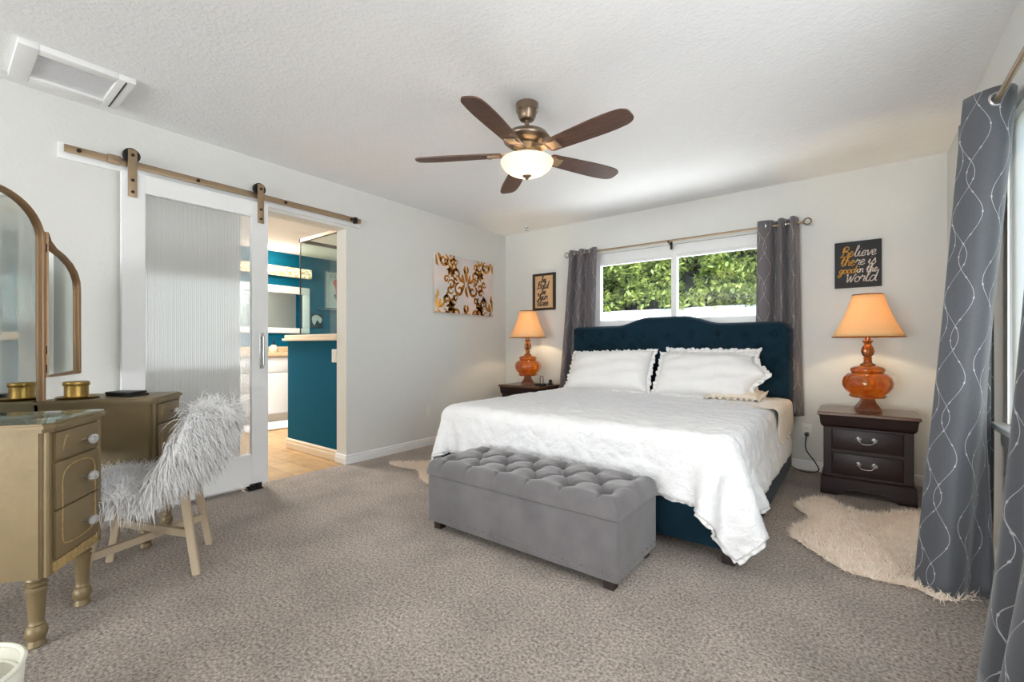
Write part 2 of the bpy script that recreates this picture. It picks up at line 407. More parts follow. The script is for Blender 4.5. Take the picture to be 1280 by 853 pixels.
# ------------------------------------------------------------------ the room
XL, YB, XR, YF, CH = -3.546, 4.487, .524, -6.0, 2.44
def wall_with_hole(name, m, fn, a0, a1, z0, z1, holes, t0, t1):
    """fn(a, t, z) -> bounds order; wall split around rectangular holes"""
    bm = B()
    def blk(p0, p1, q0, q1):
        if p1-p0 < 1e-4 or q1-q0 < 1e-4: return
        lo = fn(p0, t0, q0); hi = fn(p1, t1, q1)
        bx(bm, min(lo[0], hi[0]), max(lo[0], hi[0]), min(lo[1], hi[1]), max(lo[1], hi[1]), q0, q1)
    cur = a0
    for (h0, h1, k0, k1) in holes:
        blk(cur, h0, z0, z1); blk(h0, h1, z0, k0); blk(h0, h1, k1, z1); cur = h1
    blk(cur, a1, z0, z1)
    return struct(name, bm, m, smooth=False)
bm = B(); bx(bm, XL-.02, XR+.15, YF-.15, YB+.15, -.1, 0); struct('floor', bm, 'carpet', smooth=False)
bm = B(); bx(bm, -7.0, XL-.02, .4, 5.2, -.1, -.004); struct('floor_bathroom', bm, 'tile', smooth=False)
bm = B(); bx(bm, -7.0, XR+.15, YF-.15, 5.2, CH, CH+.25); struct('ceiling', bm, 'ceil', smooth=False)
OP0, OP1, OPZ = 1.38, 2.233, 2.07
wall_with_hole('wall_left', 'wall', lambda a, t, z: (t, a), YF-.15, 5.2, 0, CH, [(OP0, OP1, 0, OPZ)], XL, XL-.15)
wall_with_hole('wall_back', 'wall', lambda a, t, z: (a, t), XL, XR+.15, 0, CH, [(-2.30, -.62, 1.22, 2.05)], YB, YB+.16)
wall_with_hole('wall_right', 'wall', lambda a, t, z: (t, a), YF-.15, YB, 0, CH, [(.10, 2.86, .70, 2.07)], XR, XR+.15)
bm = B(); bx(bm, XL, XR, YF-.15, YF, 0, CH); struct('wall_front', bm, 'wall', smooth=False)
def baseboard(name, pts, inward):
    bm = B()
    prof = [(0, 0), (.014, 0), (.014, .05), (.011, .058), (.011, .072), (.004, .082), (0, .082)]
    (x0, y0), (x1, y1) = pts
    nx, ny = inward
    prism(bm, prof, lambda a, z: (x0+nx*a, y0+ny*a, z), lambda a, z: (x1+nx*a, y1+ny*a, z))
    return struct(name, bm, 'trim', smooth=False)
baseboard('baseboard_left', ((XL, OP1), (XL, YB)), (1, 0))
baseboard('baseboard_left_near', ((XL, YF), (XL, OP0)), (1, 0))
baseboard('baseboard_jamb', ((XL+.012, OP1), (XL-.16, OP1)), (0, -1))
baseboard('baseboard_back', ((XL, YB), (XR, YB)), (0, -1))
baseboard('baseboard_right', ((XR, YF), (XR, YB)), (-1, 0))
# window in the back wall
bm = B()
y0, y1 = YB+.045, YB+.11
bx(bm, -2.30, -.62, y0, y1, 1.95, 2.05); bx(bm, -2.30, -.62, y0, y1, 1.22, 1.29)
bx(bm, -2.30, -2.245, y0, y1, 1.29, 1.95); bx(bm, -.675, -.62, y0, y1, 1.29, 1.95)
bx(bm, -1.465, -1.412, y0-.008, y1, 1.29, 1.95)
bx(bm, -2.245, -1.465, y0+.012, y1-.01, 1.925, 1.955); bx(bm, -1.412, -.675, y0+.012, y1-.01, 1.925, 1.955)
bx(bm, -2.245, -1.465, y0+.012, y1-.01, 1.285, 1.315); bx(bm, -1.412, -.675, y0+.012, y1-.01, 1.285, 1.315)
w1 = struct('window_1', bm, 'trim', smooth=False)
for a, b in ((-2.245, -1.465), (-1.412, -.675)):
    bm = B(); bx(bm, a, b, YB+.08, YB+.084, 1.315, 1.925); obj('pane', bm, 'pane', w1)
# window in the right wall with its blind
bm = B()
x0, x1 = XR+.02, XR+.10
for (a, b, c, d) in ((.10, 2.86, 2.0, 2.07), (.10, 2.86, .70, .76), (.10, .16, .76, 2.0), (2.80, 2.86, .76, 2.0), (1.46, 1.51, .76, 2.0)):
    bx(bm, x0+.03, x1, a, b, c, d)
bx(bm, XR-.045, XR+.15, .03, 2.93, .675, .70, .006)
bx(bm, XR-.012, XR, .05, 2.91, .60, .675, .003)
w2 = struct('window_2', bm, 'trim', smooth=False)
bm = B(); bx(bm, XR+.075, XR+.079, .16, 2.8, .76, 2.0); obj('pane', bm, 'pane', w2)
bm = B()
n = 200
P = np.array([[(XR+.012+.006*(k % 2), .12+(2.84-.12)*k/n, z) for k in range(n+1)] for z in (.715, 2.0)]); grid_mesh(bm, P)
bl = thing('window_blind', 'cream vertically ribbed blind drawn over the side window', 'blind', (0, 0, 0))
o = obj('fabric', bm, 'blind', bl, smooth=False); solidify(o, .002)
bm = B(); bx(bm, XR-.012, XR+.035, .11, 2.85, 1.995, 2.065, .008); obj('headrail', bm, 'trim', bl)

# ------------------------------------------------------------------ bathroom beyond the sliding door
bm = B(); bx(bm, -7.0, -6.82, .4, 5.2, 0, CH); struct('wall_bathroom_far', bm, 'teal', smooth=False)
bm = B(); bx(bm, -6.82, XL-.15, 5.0, 5.2, 0, CH); struct('wall_bathroom_side', bm, 'teal', smooth=False)
bm = B(); bx(bm, -6.82, XL-.15, .4, .6, 0, CH); struct('wall_bathroom_near', bm, 'wall', smooth=False)
bm = B(); bx(bm, -4.62, XL-.15, OP1+.012, OP1+.13, 0, 1.09); struct('wall_pony', bm, 'teal', smooth=False)
bm = B(); bx(bm, -4.66, XL-.15, OP1-.03, OP1+.17, 1.09, 1.115, .006); bx(bm, -4.645, XL-.15, OP1-.012, OP1+.15, 1.115, 1.15, .006)
struct('trim_1', bm, 'cream_trim')
bm = B()
prism(bm, [(0, 0), (.014, 0), (.014, .055), (.010, .065), (.010, .085), (0, .1)], lambda a, z: (-4.634, OP1+.012-a, z), lambda a, z: (XL-.15, OP1+.012-a, z))
struct('baseboard_pony', bm, 'cream_trim', smooth=False)
sg = thing('shower_enclosure', 'frameless looking glass shower panels with thin brass top rail above teal half wall', 'shower screen', (0, 0, 0))
bm = B(); bx(bm, -4.46, XL-.152, OP1+.065, OP1+.073, 1.15, 2.09); obj('glass_panel', bm, 'showerglass', sg)
bm = B(); bx(bm, -4.468, -4.460, OP1+.075, 4.0, 1.15, 2.09); obj('glass_panel', bm, 'showerglass', sg)
bm = B(); bx(bm, -4.475, XL-.152, OP1+.055, OP1+.083, 2.09, 2.12); obj('top_rail', bm, 'railm', sg)
bm = B(); bx(bm, -4.48, -4.45, OP1+.055, 4.0, 2.09, 2.12); obj('top_rail', bm, 'darkmetal', sg)
bm = B(); bx(bm, -4.475, -4.465, OP1+.062, OP1+.072, 1.15, 2.09); obj('corner_seal', bm, 'darkmetal', sg)
sw = thing('light_switch', 'double white rocker light switch on the teal half wall', 'switch', (-3.73, OP1+.012, .95))
bm = B(); bx(bm, -.06, .02, -.006, 0, -.06, .06, .003); obj('cover_plate', bm, 'outlet', sw)
for dx in (-.05, -.01):
    bm = B(); bx(bm, dx, dx+.022, -.010, -.005, -.035, .035, .002); obj('rocker', bm, 'outlet', sw)
# vanity cabinet
bv = thing('bathroom_vanity', 'white bathroom vanity cabinet with tan counter against teal wall', 'vanity cabinet', (-6.3, 2.4, 0))
bm = B(); bx(bm, -.515, -.02, -1.4, 1.2, .10, .89); bx(bm, -.515, -.08, -1.4, 1.2, 0, .10); obj('carcass', bm, 'white_lam', bv, smooth=False)
bm = B(); bx(bm, -.515, .025, -1.42, 1.22, .895, .945, .008); bx(bm, -.515, -.49, -1.42, 1.22, .945, 1.03, .004); obj('countertop', bm, 'tan_counter', bv)
for k in range(6):
    ya = -1.38+k*.43
    if k % 2 == 1:
        for z0, z1 in ((.68, .88), (.42, .67), (.12, .41)):
            bm = B(); bx(bm, -.02, 0, ya, ya+.42, z0, z1, .004); d = obj('drawer', bm, 'white_lam', bv)
            bm = B(); tube(bm, [(.0, ya+.16, (z0+z1)/2), (.025, ya+.165, (z0+z1)/2), (.025, ya+.255, (z0+z1)/2), (.0, ya+.26, (z0+z1)/2)], .005); obj('pull', bm, 'steel', d)
    else:
        bm = B(); bx(bm, -.02, 0, ya, ya+.42, .12, .67, .004); obj('door', bm, 'white_lam', bv)
        bm = B(); bx(bm, -.02, 0, ya, ya+.42, .68, .88, .004); obj('false_front', bm, 'white_lam', bv)
sb = thing('soap_dispenser', 'round pink soap dispenser with dark pump on the tan counter', 'soap dispenser', (-6.52, 2.97, .946))
bm = B(); lathe(bm, [(0, 0), (.05, 0), (.062, .03), (.06, .07), (.035, .1), (.018, .11), (0, .112)], 20); obj('bottle', bm, 'soap', sb)
bm = B(); lathe(bm, [(.014, .11), (.014, .14), (.006, .145), (.006, .19), (0, .19)], 12); bx(bm, -.006, .05, -.006, .006, .185, .2, .002); obj('pump', bm, 'black', sb)
bmr = thing('bathroom_mirror', 'large white framed mirror over the bathroom counter', 'mirror', (-6.82, 2.75, 0))
bm = B()
for (a, b, c, d) in ((-.95, .89, 1.83, 1.94), (-.95, .89, 1.23, 1.31), (-.95, -.85, 1.31, 1.83), (.79, .89, 1.31, 1.83)): bx(bm, .0, .035, a, b, c, d, .006)
obj('frame', bm, 'trim', bmr)
bm = B(); bx(bm, .005, .012, -.86, .80, 1.30, 1.84); obj('glass', bm, 'mirror', bmr)
vl = thing('vanity_light', 'lit crystal bead light bar above the bathroom mirror', 'wall light', (-6.82, 3.1, 2.15))
bm = B(); bx(bm, 0, .02, -.5, .5, -.03, .03, .003); obj('back_plate', bm, 'steel', vl)
bm = B(); bx(bm, .02, .11, -.54, .54, -.07, .07, .02); obj('crystal_shade', bm, 'crystal', vl)
lamp('vanity_glow', 'POINT', (-6.55, 3.0, 2.2), 10, (1, .86, .66), radius=.1)
po = thing('framed_poster', 'pale magazine poster with red and slate figure on the teal bathroom wall', 'poster', (-6.82, 4.17, 1.95))
bm = B(); bx(bm, 0, .02, -.27, .27, -.31, .31, .004); obj('frame', bm, 'slate', po)
bm = B(); bx(bm, .02, .022, -.25, .25, -.29, .29); obj('print', bm, 'paper', po)
bm = B(); prism(bm, [tuple(p) for p in catmull([(-.1, .12), (-.02, .17), (.05, .1), (.02, 0), (.06, -.1), (-.04, -.08), (-.06, .02)], 5, True)], lambda a, z: (.0225, a-.03, z+.02), lambda a, z: (.024, a-.03, z+.02)); obj('red_figure', bm, 'red', po)
bm = B(); prism(bm, [tuple(p) for p in catmull([(-.14, -.08), (.0, -.04), (.14, -.02), (.16, -.14), (.06, -.24), (-.04, -.2)], 5, True)], lambda a, z: (.0225, a+.02, z), lambda a, z: (.0238, a+.02, z)); obj('slate_figure', bm, 'slate', po)
bm = B(); tube(bm, [(.024, -.18, .2), (.024, -.16, .27), (.024, -.13, .21), (.024, -.10, .27), (.024, -.08, .2)], .008, 6, flat=.3); tube(bm, [(.024, -.05, .2), (.024, -.02, .24), (.024, .02, .24), (.024, .02, .2), (.024, -.03, .2)], .008, 6, flat=.3); obj('title_lettering', bm, 'slate', po)
sp = thing('small_print', 'little black and white print beside the bathroom mirror', 'picture', (-6.82, 3.77, 1.44))
bm = B(); bx(bm, 0, .015, -.1, .1, -.11, .11, .003); obj('frame', bm, 'black', sp)
bm = B(); prism(bm, [tuple(p) for p in catmull([(-.08, .06), (0, .09), (.08, .03), (.05, -.04), (.0, .01), (-.04, -.07), (-.08, -.02)], 5, True)], lambda a, z: (.0155, a, z), lambda a, z: (.017, a, z)); obj('print', bm, 'paper', sp)
tb = thing('towel_bar', 'short chrome towel bar on the teal bathroom wall', 'towel bar', (-6.82, 3.82, 1.62))
bm = B(); tube(bm, [(.06, -.08, 0), (.06, .42, 0)], .01); obj('bar', bm, 'steel', tb)
for dy in (-.06, .4):
    bm = B(); tube(bm, [(0, dy, 0), (.06, dy, 0)], .014); obj('bracket', bm, 'steel', tb)
bm = B(); bx(bm, -6.23, -5.70, 2.3, 3.1, 0, .02, .009); tag(obj('bath_mat', bm, 'white_fabric'), 'white bath mat on the tan tile before the vanity', 'bath mat')

# ------------------------------------------------------------------ sliding barn door and its rail
br = thing('barn_door_rail', 'champagne metal barn door track on a white header board', 'rail', (XL, 0, 0))
bm = B(); bx(bm, 0, .02, .44, 2.36, 2.095, 2.185, .003); obj('header_board', bm, 'trim', br)
bm = B(); bx(bm, .045, .053, .46, 2.345, 2.125, 2.168, .002); obj('track', bm, 'railm', br)
for y in (.52, 1.1, 1.68, 2.25):
    bm = B(); tube(bm, [(.02, y, 2.147), (.062, y, 2.147)], .011, 10); obj('bolt', bm, 'darkmetal', br)
bm = B(); bx(bm, .04, .07, .64, .70, 2.122, 2.172, .004); tube(bm, [(.07, .66, 2.147), (.074, .66, 2.147)], .006); tube(bm, [(.07, .68, 2.147), (.074, .68, 2.147)], .006); obj('door_stop', bm, 'railm', br)
bm = B(); bx(bm, .04, .075, 2.27, 2.30, 2.115, 2.168, .004); obj('door_stop', bm, 'black', br)
bd = thing('barn_door', 'white sliding barn door with one tall reeded glass panel', 'door', (XL+.06, .697, .035))
DW, DH = .833, 2.05; s0 = .112
bm = B()
bx(bm, 0, .04, 0, s0, 0, DH, .002); bx(bm, 0, .04, DW-s0, DW, 0, DH, .002)
bx(bm, 0, .04, s0, DW-s0, DH-.112, DH, .002); bx(bm, 0, .04, s0, DW-s0, 0, .225, .002)
obj('door_frame', bm, 'trim', bd, smooth=False)
bm = B()
n = 280; zz = (.22, DH-.108)
P = np.array([[(.014+.0014*abs(math.sin(PI*k/5)), s0-.004+(DW-2*s0+.008)*k/n, z) for k in range(n+1)] for z in zz]); grid_mesh(bm, P)
P = np.array([[(.008, s0-.004+(DW-2*s0+.008)*k/4, z) for k in range(5)] for z in zz]); 
o = obj('reeded_glass', bm, 'reed', bd, angle=60)
bm = B(); tube(bm, [(.04, .787, .86), (.07, .787, .865), (.07, .787, 1.075), (.04, .787, 1.08)], .008, 10); bx(bm, .04, .044, .772, .802, .84, 1.10, .002); obj('pull_handle', bm, 'steel', bd)
for y in (.05, .78):
    bm = B(); bx(bm, .04, .046, y-.022, y+.022, 1.90, 2.185, .002); hg = obj('hanger_strap', bm, 'railm', bd)
    bm = B(); lathe(bm, [(0, -.012), (.042, -.012), (.042, -.004), (.032, -.002), (.032, .002), (.042, .004), (.042, .012), (0, .012)], 24, mtx=Matrix.Translation((.016, y, 2.155)) @ Matrix.Rotation(PI/2, 4, 'Y')); obj('wheel', bm, 'black', hg)
    for z in (1.93, 2.0, 2.15):
        bm = B(); tube(bm, [(.044, y, z), (.052, y, z)], .009, 8); obj('bolt', bm, 'darkmetal', hg)
fg = thing('floor_guide', 'black floor guide under the corner of the barn door', 'door guide', (XL+.08, 1.44, 0))
bm = B(); bx(bm, -.035, .035, -.05, .05, 0, .012, .003); bx(bm, -.035, -.025, -.04, .04, .01, .05, .003); bx(bm, .025, .035, -.04, .04, .01, .05, .003); obj('bracket', bm, 'black', fg)
bm = B(); tube(bm, [(.036, -.02, .03), (.05, -.02, .03)], .014, 12); tube(bm, [(.036, .02, .03), (.05, .02, .03)], .014, 12); obj('roller', bm, 'black', fg)

# ------------------------------------------------------------------ outlets, vent, ceiling hook
ol = thing('wall_outlet', 'white outlet low on the wall beneath the gold canvas', 'outlet', (XL, 3.174, .36))
bm = B(); bx(bm, 0, .006, -.036, .036, -.058, .058, .003); obj('cover_plate', bm, 'outlet', ol)
for z in (-.024, .024):
    bm = B(); bx(bm, .006, .009, -.017, .017, z-.015, z+.015, .004); obj('socket', bm, 'outlet', ol)
ol2 = thing('wall_outlet', 'white outlet with a black plug beside the nightstand', 'outlet', (-.325, YB, .33))
bm = B(); bx(bm, -.036, .036, -.006, 0, -.058, .058, .003); obj('cover_plate', bm, 'outlet', ol2)
for z in (-.024, .024):
    bm = B(); bx(bm, -.017, .017, -.009, -.006, z-.015, z+.015, .004); obj('socket', bm, 'outlet', ol2)
pc = thing('power_cord', 'black cord looping from the outlet down beside the nightstand', 'cord', (-.325, YB, .306))
bm = B(); bx(bm, -.014, .014, -.04, -.0095, -.014, .014, .004); obj('plug', bm, 'black', pc)
bm = B(); tube(bm, catmull([(0, -.03, -.012), (-.005, -.05, -.06), (.0, -.06, -.13), (.06, -.06, -.22), (.085, -.07, -.28), (.03, -.1, -.299), (-.06, -.08, -.295), (-.16, -.06, -.25)], 8), .0045, 6); obj('cable', bm, 'black', pc)
av = thing('air_vent', 'white ceiling air return grille near the barn door', 'vent', (-3.2, .46, CH))
bm = B()
for (a, b, c, d) in ((-.205, .205, -.215, -.145), (-.205, .205, .135, .205), (-.205, -.14, -.145, .135), (.15, .205, -.145, .135)): bx(bm, a, b, c, d, -.03, 0, .004)
obj('frame', bm, 'trim', av)
bm = B()
for k in range(16):
    x = -.135+.018*k
    bx(bm, -.010, .010, -.145, .135, -.0015, .0015, mtx=Matrix.Translation((x, 0, -.016)) @ Matrix.Rotation(math.radians(18), 4, 'Y'))
obj('louvers', bm, 'trim', av, smooth=False)
bm = B(); bx(bm, -.19, .19, .165, .172, -.0315, -.029); obj('slot', bm, 'black', av)
hk = thing('ceiling_hook', 'small silver hook screwed into the ceiling by the corner', 'hook', (-3.077, 4.289, CH))
bm = B(); lathe(bm, [(.024, 0), (.022, -.008), (.01, -.014), (0, -.014)][::-1], 16); obj('flange', bm, 'steel', hk)
bm = B(); tube(bm, catmull([(0, 0, -.01), (0, 0, -.022), (.010, 0, -.028), (.009, 0, -.04), (-.003, 0, -.042), (-.009, 0, -.034)], 6), .0035, 8); obj('hook_wire', bm, 'steel', hk)

# ------------------------------------------------------------------ ceiling fan
fan = thing('ceiling_fan', 'five blade walnut ceiling fan with lit frosted bowl', 'ceiling fan', (-1.512, 2.113, CH))
def rel(p): return [(r, z-CH) for r, z in p]
bm = B(); lathe(bm, rel([(0, 2.345), (.022, 2.345), (.04, 2.35), (.048, 2.362), (.058, 2.395), (.064, 2.40), (.066, 2.44), (0, 2.44)]), 32); obj('canopy', bm, 'nickel', fan)
bm = B(); lathe(bm, rel([(0, 2.27), (.013, 2.27), (.013, 2.35), (0, 2.35)]), 16); obj('downrod', bm, 'nickel', fan)
bm = B(); lathe(bm, rel([(0, 2.195), (.085, 2.195), (.10, 2.20), (.135, 2.225), (.138, 2.235), (.12, 2.262), (.07, 2.283), (.03, 2.292), (.02, 2.30), (0, 2.30)]), 40); obj('motor_housing', bm, 'nickel', fan)
bm = B(); lathe(bm, rel([(0, 2.135), (.05, 2.135), (.062, 2.15), (.06, 2.165), (.078, 2.19), (.082, 2.197), (0, 2.197)]), 10); obj('switch_housing', bm, 'railm', fan, smooth=False)
bm = B(); lathe(bm, rel([(0, 2.105), (.05, 2.105), (.075, 2.118), (.085, 2.128), (.075, 2.139), (0, 2.139)]), 32); obj('fitter', bm, 'railm', fan)
bm = B()
outp = [(.150, 2.112), (.153, 2.106), (.149, 2.094), (.134, 2.070), (.112, 2.052), (.082, 2.038), (.045, 2.029), (.012, 2.027)]
lathe(bm, rel(outp), 40, cap=False)
o = obj('glass_bowl', bm, 'bowl', fan)
bm = B(); lathe(bm, rel([(0, 2.003), (.008, 2.006), (.012, 2.014), (.026, 2.022), (.028, 2.031), (0, 2.031)]), 20); obj('finial', bm, 'nickel', fan)
lamp('fan_bulb', 'POINT', (-1.512, 2.113, 2.075), 2.0, (1, .88, .74), radius=.03)
BZ = 2.152-CH
for k in range(5):
    a = math.radians(-78+72*k)
    R = Matrix.Rotation(a, 4, 'Z')
    tilt = Matrix.Rotation(math.radians(-11), 4, 'X')
    bm = B()
    out = [(.15, -.042), (.2, -.052), (.34, -.060), (.5, -.066), (.61, -.060), (.648, -.046), (.664, -.025), (.664, .025), (.648, .046), (.61, .060), (.5, .066), (.34, .060), (.2, .052), (.15, .042)]
    out = [tuple(p) for p in catmull(out, 3, True)]
    prism(bm, out, lambda x, y: (x, y, -.004), lambda x, y: (x, y, .004))
    bmesh.ops.transform(bm, matrix=R @ Matrix.Translation((0, 0, BZ)) @ tilt, verts=bm.verts[:])
    bl_ = obj('blade', bm, 'blade', fan, angle=60)
    bm = B()
    arm = [(.075, -.028), (.13, -.020), (.17, -.034), (.225, -.03), (.235, 0), (.225, .03), (.17, .034), (.13, .020), (.075, .028)]
    prism(bm, arm, lambda x, y: (x, y, -.011+(.22-x)*.12), lambda x, y: (x, y, -.005+(.22-x)*.12))
    bx(bm, .215, .232, -.035, .035, -.013, -.003, .003)
    bmesh.ops.transform(bm, matrix=R @ Matrix.Translation((0, 0, BZ)) @ tilt, verts=bm.verts[:])
    obj('blade_iron', bm, 'railm', fan, smooth=False)

# ------------------------------------------------------------------ cloth solver for the quilt
def drape(P, rest, colliders, steps=170, iters=14, dt=.02, floor=.012):
    V = np.zeros_like(P)
    cons = []
    ny, nx = P.shape[:2]
    def pair(a, b, w): cons.append((a, b, w))
    r0, r1 = rest
    sl = slice
    for st in (0, 1):
        n_ = (nx-st)//2*2
        pair((sl(None), sl(st, st+n_, 2)), (sl(None), sl(st+1, st+n_, 2)), (r0, 1))
        n_ = (ny-st)//2*2
        pair((sl(st, st+n_, 2), sl(None)), (sl(st+1, st+n_, 2), sl(None)), (r1, 1))
    dg = math.hypot(r0, r1)
    for st in (0, 1):
        n_ = (ny-st)//2*2
        pair((sl(st, st+n_, 2), sl(0, nx-1)), (sl(st+1, st+n_, 2), sl(1, nx)), (dg, .35))
        pair((sl(st, st+n_, 2), sl(1, nx)), (sl(st+1, st+n_, 2), sl(0, nx-1)), (dg, .35))
    for st in (0, 1, 2, 3):
        k = len(range(st, nx-2, 4)); pair((sl(None), sl(st, st+4*k, 4)), (sl(None), sl(st+2, st+2+4*k, 4)), (2*r0, .12))
        k = len(range(st, ny-2, 4)); pair((sl(st, st+4*k, 4), sl(None)), (sl(st+2, st+2+4*k, 4), sl(None)), (2*r1, .12))
    def collide(Q, Q0):
        for c, h, r in colliders:
            d = Q-c; q = np.abs(d)-(h-r)
            m0 = np.maximum(q, 0); ln = np.linalg.norm(m0, axis=-1)
            sd = ln+np.minimum(q.max(-1), 0)-r
            hit = sd < 0
            if not hit.any(): continue
            g = np.zeros_like(Q)
            o_ = ln > 1e-7
            g[o_] = (m0[o_]/ln[o_][:, None])*np.sign(d[o_])
            i_ = ~o_
            ax = q.argmax(-1)
            oh = np.eye(3)[ax]*np.sign(d)
            g[i_] = oh[i_]
            Q[hit] -= (sd[hit][:, None])*g[hit]
            mv = Q[hit]-Q0[hit]; nrm = (mv*g[hit]).sum(-1, keepdims=True)*g[hit]
            Q[hit] -= .55*(mv-nrm)
        Q[..., 2] = np.maximum(Q[..., 2], floor)
    for s in range(steps):
        V[..., 2] -= 9.8*dt; V *= .975
        Q = P+V*dt
        for it in range(iters):
            for a, b, (L0, w) in cons:
                A, Bq = Q[a], Q[b]; d = Bq-A; l = np.linalg.norm(d, axis=-1, keepdims=True)+1e-9
                e = (l-L0)/l*d*.5*w
                Q[a] = A+e; Q[b] = Bq-e
            if it % 3 == 2: collide(Q, P)
        collide(Q, P)
        V = (Q-P)/dt
        sp_ = np.linalg.norm(V, axis=-1, keepdims=True); V = np.where(sp_ > 3, V*3/sp_, V)
        P = Q
    return P

# ------------------------------------------------------------------ the bed
BX0, BX1, BY0, BY1 = -2.43, -.41, 2.29, 4.30
bed = thing('bed', 'king bed in dark teal velvet with tufted headboard under the window', 'bed', ((BX0+BX1)/2, BY1, 0))
bc = Vector(bed.location)
def brel(x, y, z): return (x-bc.x, y-bc.y, z-bc.z)
def bbx(bm, x0, x1, y0, y1, z0, z1, bev): return bx(bm, x0-bc.x, x1-bc.x, y0-bc.y, y1-bc.y, z0, z1, bev)
bm = B(); bbx(bm, BX0, BX1, BY0, BY0+.06, .07, .34, .015); obj('foot_rail', bm, 'tealvelvet', bed)
for x0, x1 in ((BX0, BX0+.06), (BX1-.06, BX1)):
    bm = B(); bbx(bm, x0, x1, BY0+.06, BY1-.06, .07, .34, .015); obj('side_rail', bm, 'tealvelvet', bed)
for x, y in ((BX1-.07, BY0+.05), (BX0+.07, BY0+.05), (BX1-.07, BY1-.2), (BX0+.07, BY1-.2), ((BX0+BX1)/2, BY0+.05)):
    bm = B(); bbx(bm, x-.028, x+.028, y-.028, y+.028, 0, .075, .004); obj('leg', bm, 'darkwood', bed)
bm = B(); bbx(bm, BX0+.05, BX1-.05, BY0+.04, BY1-.06, .30, .585, .06); obj('mattress', bm, 'white_fabric', bed)
# headboard
def hb_top(x):
    t = (x-(BX0+BX1)/2+.02)/1.0
    a = abs(t)
    e = 1.245+.075*(.5+.5*math.cos(min(1, max(0, (a-.16)/.34))*PI))
    if a > .93: e -= .045*((a-.93)/.08)**2
    return e
nx, nz = 140, 60
buttons = []
rows = [(1.14, 0), (1.02, .5), (.90, 0), (.78, .5)]
for z, off in rows:
    for k in range(9):
        x = -2.30+(k+off)*.222
        if x < -.5: buttons.append((x, z))
bt = np.array(buttons)
Pf = np.zeros((nz+1, nx+1, 3)); HB0 = .62
for j in range(nz+1):
    for i in range(nx+1):
        x = BX0+.0+(BX1-BX0-.0)*i/nx; zt = hb_top(x); z = HB0+(zt-HB0)*j/nz
        ex = min(x-BX0, BX1-x, zt-z, z-HB0+.02)
        rim = 1-max(0, 1-ex/.05)**2
        d = np.hypot(bt[:, 0]-x, (bt[:, 1]-z)*1.0).min()
        u = (x+2.30)/.222; v = (z-.78)/.12
        p1 = ((u+v*.5) % 1); p2 = ((u-v*.5) % 1)
        cr = min(min(p1, 1-p1), min(p2, 1-p2))*.222
        inside = 1 if .74 < z < 1.17 else max(0, 1-max(.74-z, z-1.17)/.05)
        dep = .030*math.exp(-(d/.035)**2)+.010*math.exp(-(cr/.014)**2)*inside
        Pf[j, i] = (x-bc.x, 4.30-.085*math.sqrt(max(0, rim))+dep-bc.y, z)
bm = B(); V1 = grid_mesh(bm, Pf)
Pb = Pf.copy(); Pb[..., 1] = 4.325-bc.y
V2 = grid_mesh(bm, Pb)
loop1 = [V1[0][i] for i in range(nx)]+[V1[j][nx] for j in range(nz)]+[V1[nz][nx-i] for i in range(nx)]+[V1[nz-j][0] for j in range(nz)]
loop2 = [V2[0][i] for i in range(nx)]+[V2[j][nx] for j in range(nz)]+[V2[nz][nx-i] for i in range(nx)]+[V2[nz-j][0] for j in range(nz)]
for i in range(len(loop1)):
    k = (i+1) % len(loop1); bm.faces.new((loop1[i], loop1[k], loop2[k], loop2[i]))
hb = obj('headboard', bm, 'tealvelvet', bed, angle=70)
for x, z in buttons:
    if z < hb_top(x)-.08:
        bm = B(); sphere(bm, (x-bc.x, 4.30-.085+.026-bc.y, z), .013, 1, 6); obj('button', bm, 'tealvelvet', hb)
for x in (BX0+.25, BX1-.25):
    bm = B(); bbx(bm, x-.04, x+.04, 4.30, 4.34, 0, .65, .003); obj('headboard_post', bm, 'darkwood', bed)

# quilt
QX0, QX1, QY0, QY1 = -2.78, -.145, 2.035, 4.12
g = .04
nx = int(round((QX1-QX0)/g))+1; ny = int(round((QY1-QY0)/g))+1
xs = np.linspace(QX0, QX1, nx); ys = np.linspace(QY0, QY1, ny)
P = np.zeros((ny, nx, 3)); P[..., 0] = xs[None]; P[..., 1] = ys[:, None]; P[..., 2] = .63
P[..., 2] += .004*np.sin(P[..., 0]*9)+.004*np.cos(P[..., 1]*8)
ang = math.radians(-.9); cx, cy = -1.4, 3.2
dx, dy = P[..., 0]-cx, P[..., 1]-cy
P[..., 0] = cx+dx*math.cos(ang)-dy*math.sin(ang); P[..., 1] = cy+dx*math.sin(ang)+dy*math.cos(ang)
cols = [(np.array([-1.435, 3.30, .30]), np.array([.985, 1.01+.008, .30]), .055),
        (np.array([-1.365, 1.965, .20]), np.array([.60, .255, .20]), .03)]
cols.append((np.array([-1.422, 3.28, .20]), np.array([1.02, 1.003, .15]), .02))
P = drape(P, (xs[1]-xs[0], ys[1]-ys[0]), [cols[0], cols[2]], steps=125)
P = drape(P, (xs[1]-xs[0], ys[1]-ys[0]), [cols[0], cols[2], cols[1]], steps=50)
bm = B(); V = grid_mesh(bm, P)
uvl = None
q = obj('quilt', bm, 'quilt', angle=180)
tag(q, 'white puckered quilt draped over the bed to the floor corner', 'quilt')
subsurf(q, 2)
def cloud_tex(name, size, depth=2):
    t = bpy.data.textures.new(name, 'CLOUDS'); t.noise_scale = size; t.noise_depth = depth; return t
for nm, size, st in (('quilt_wrinkle', .14, .022), ('quilt_pucker', .036, .011)):
    md = q.modifiers.new(nm, 'DISPLACE'); md.texture = cloud_tex(nm, size); md.strength = st; md.mid_level = .35; md.texture_coords = 'LOCAL'
solidify(q, .01, 1)
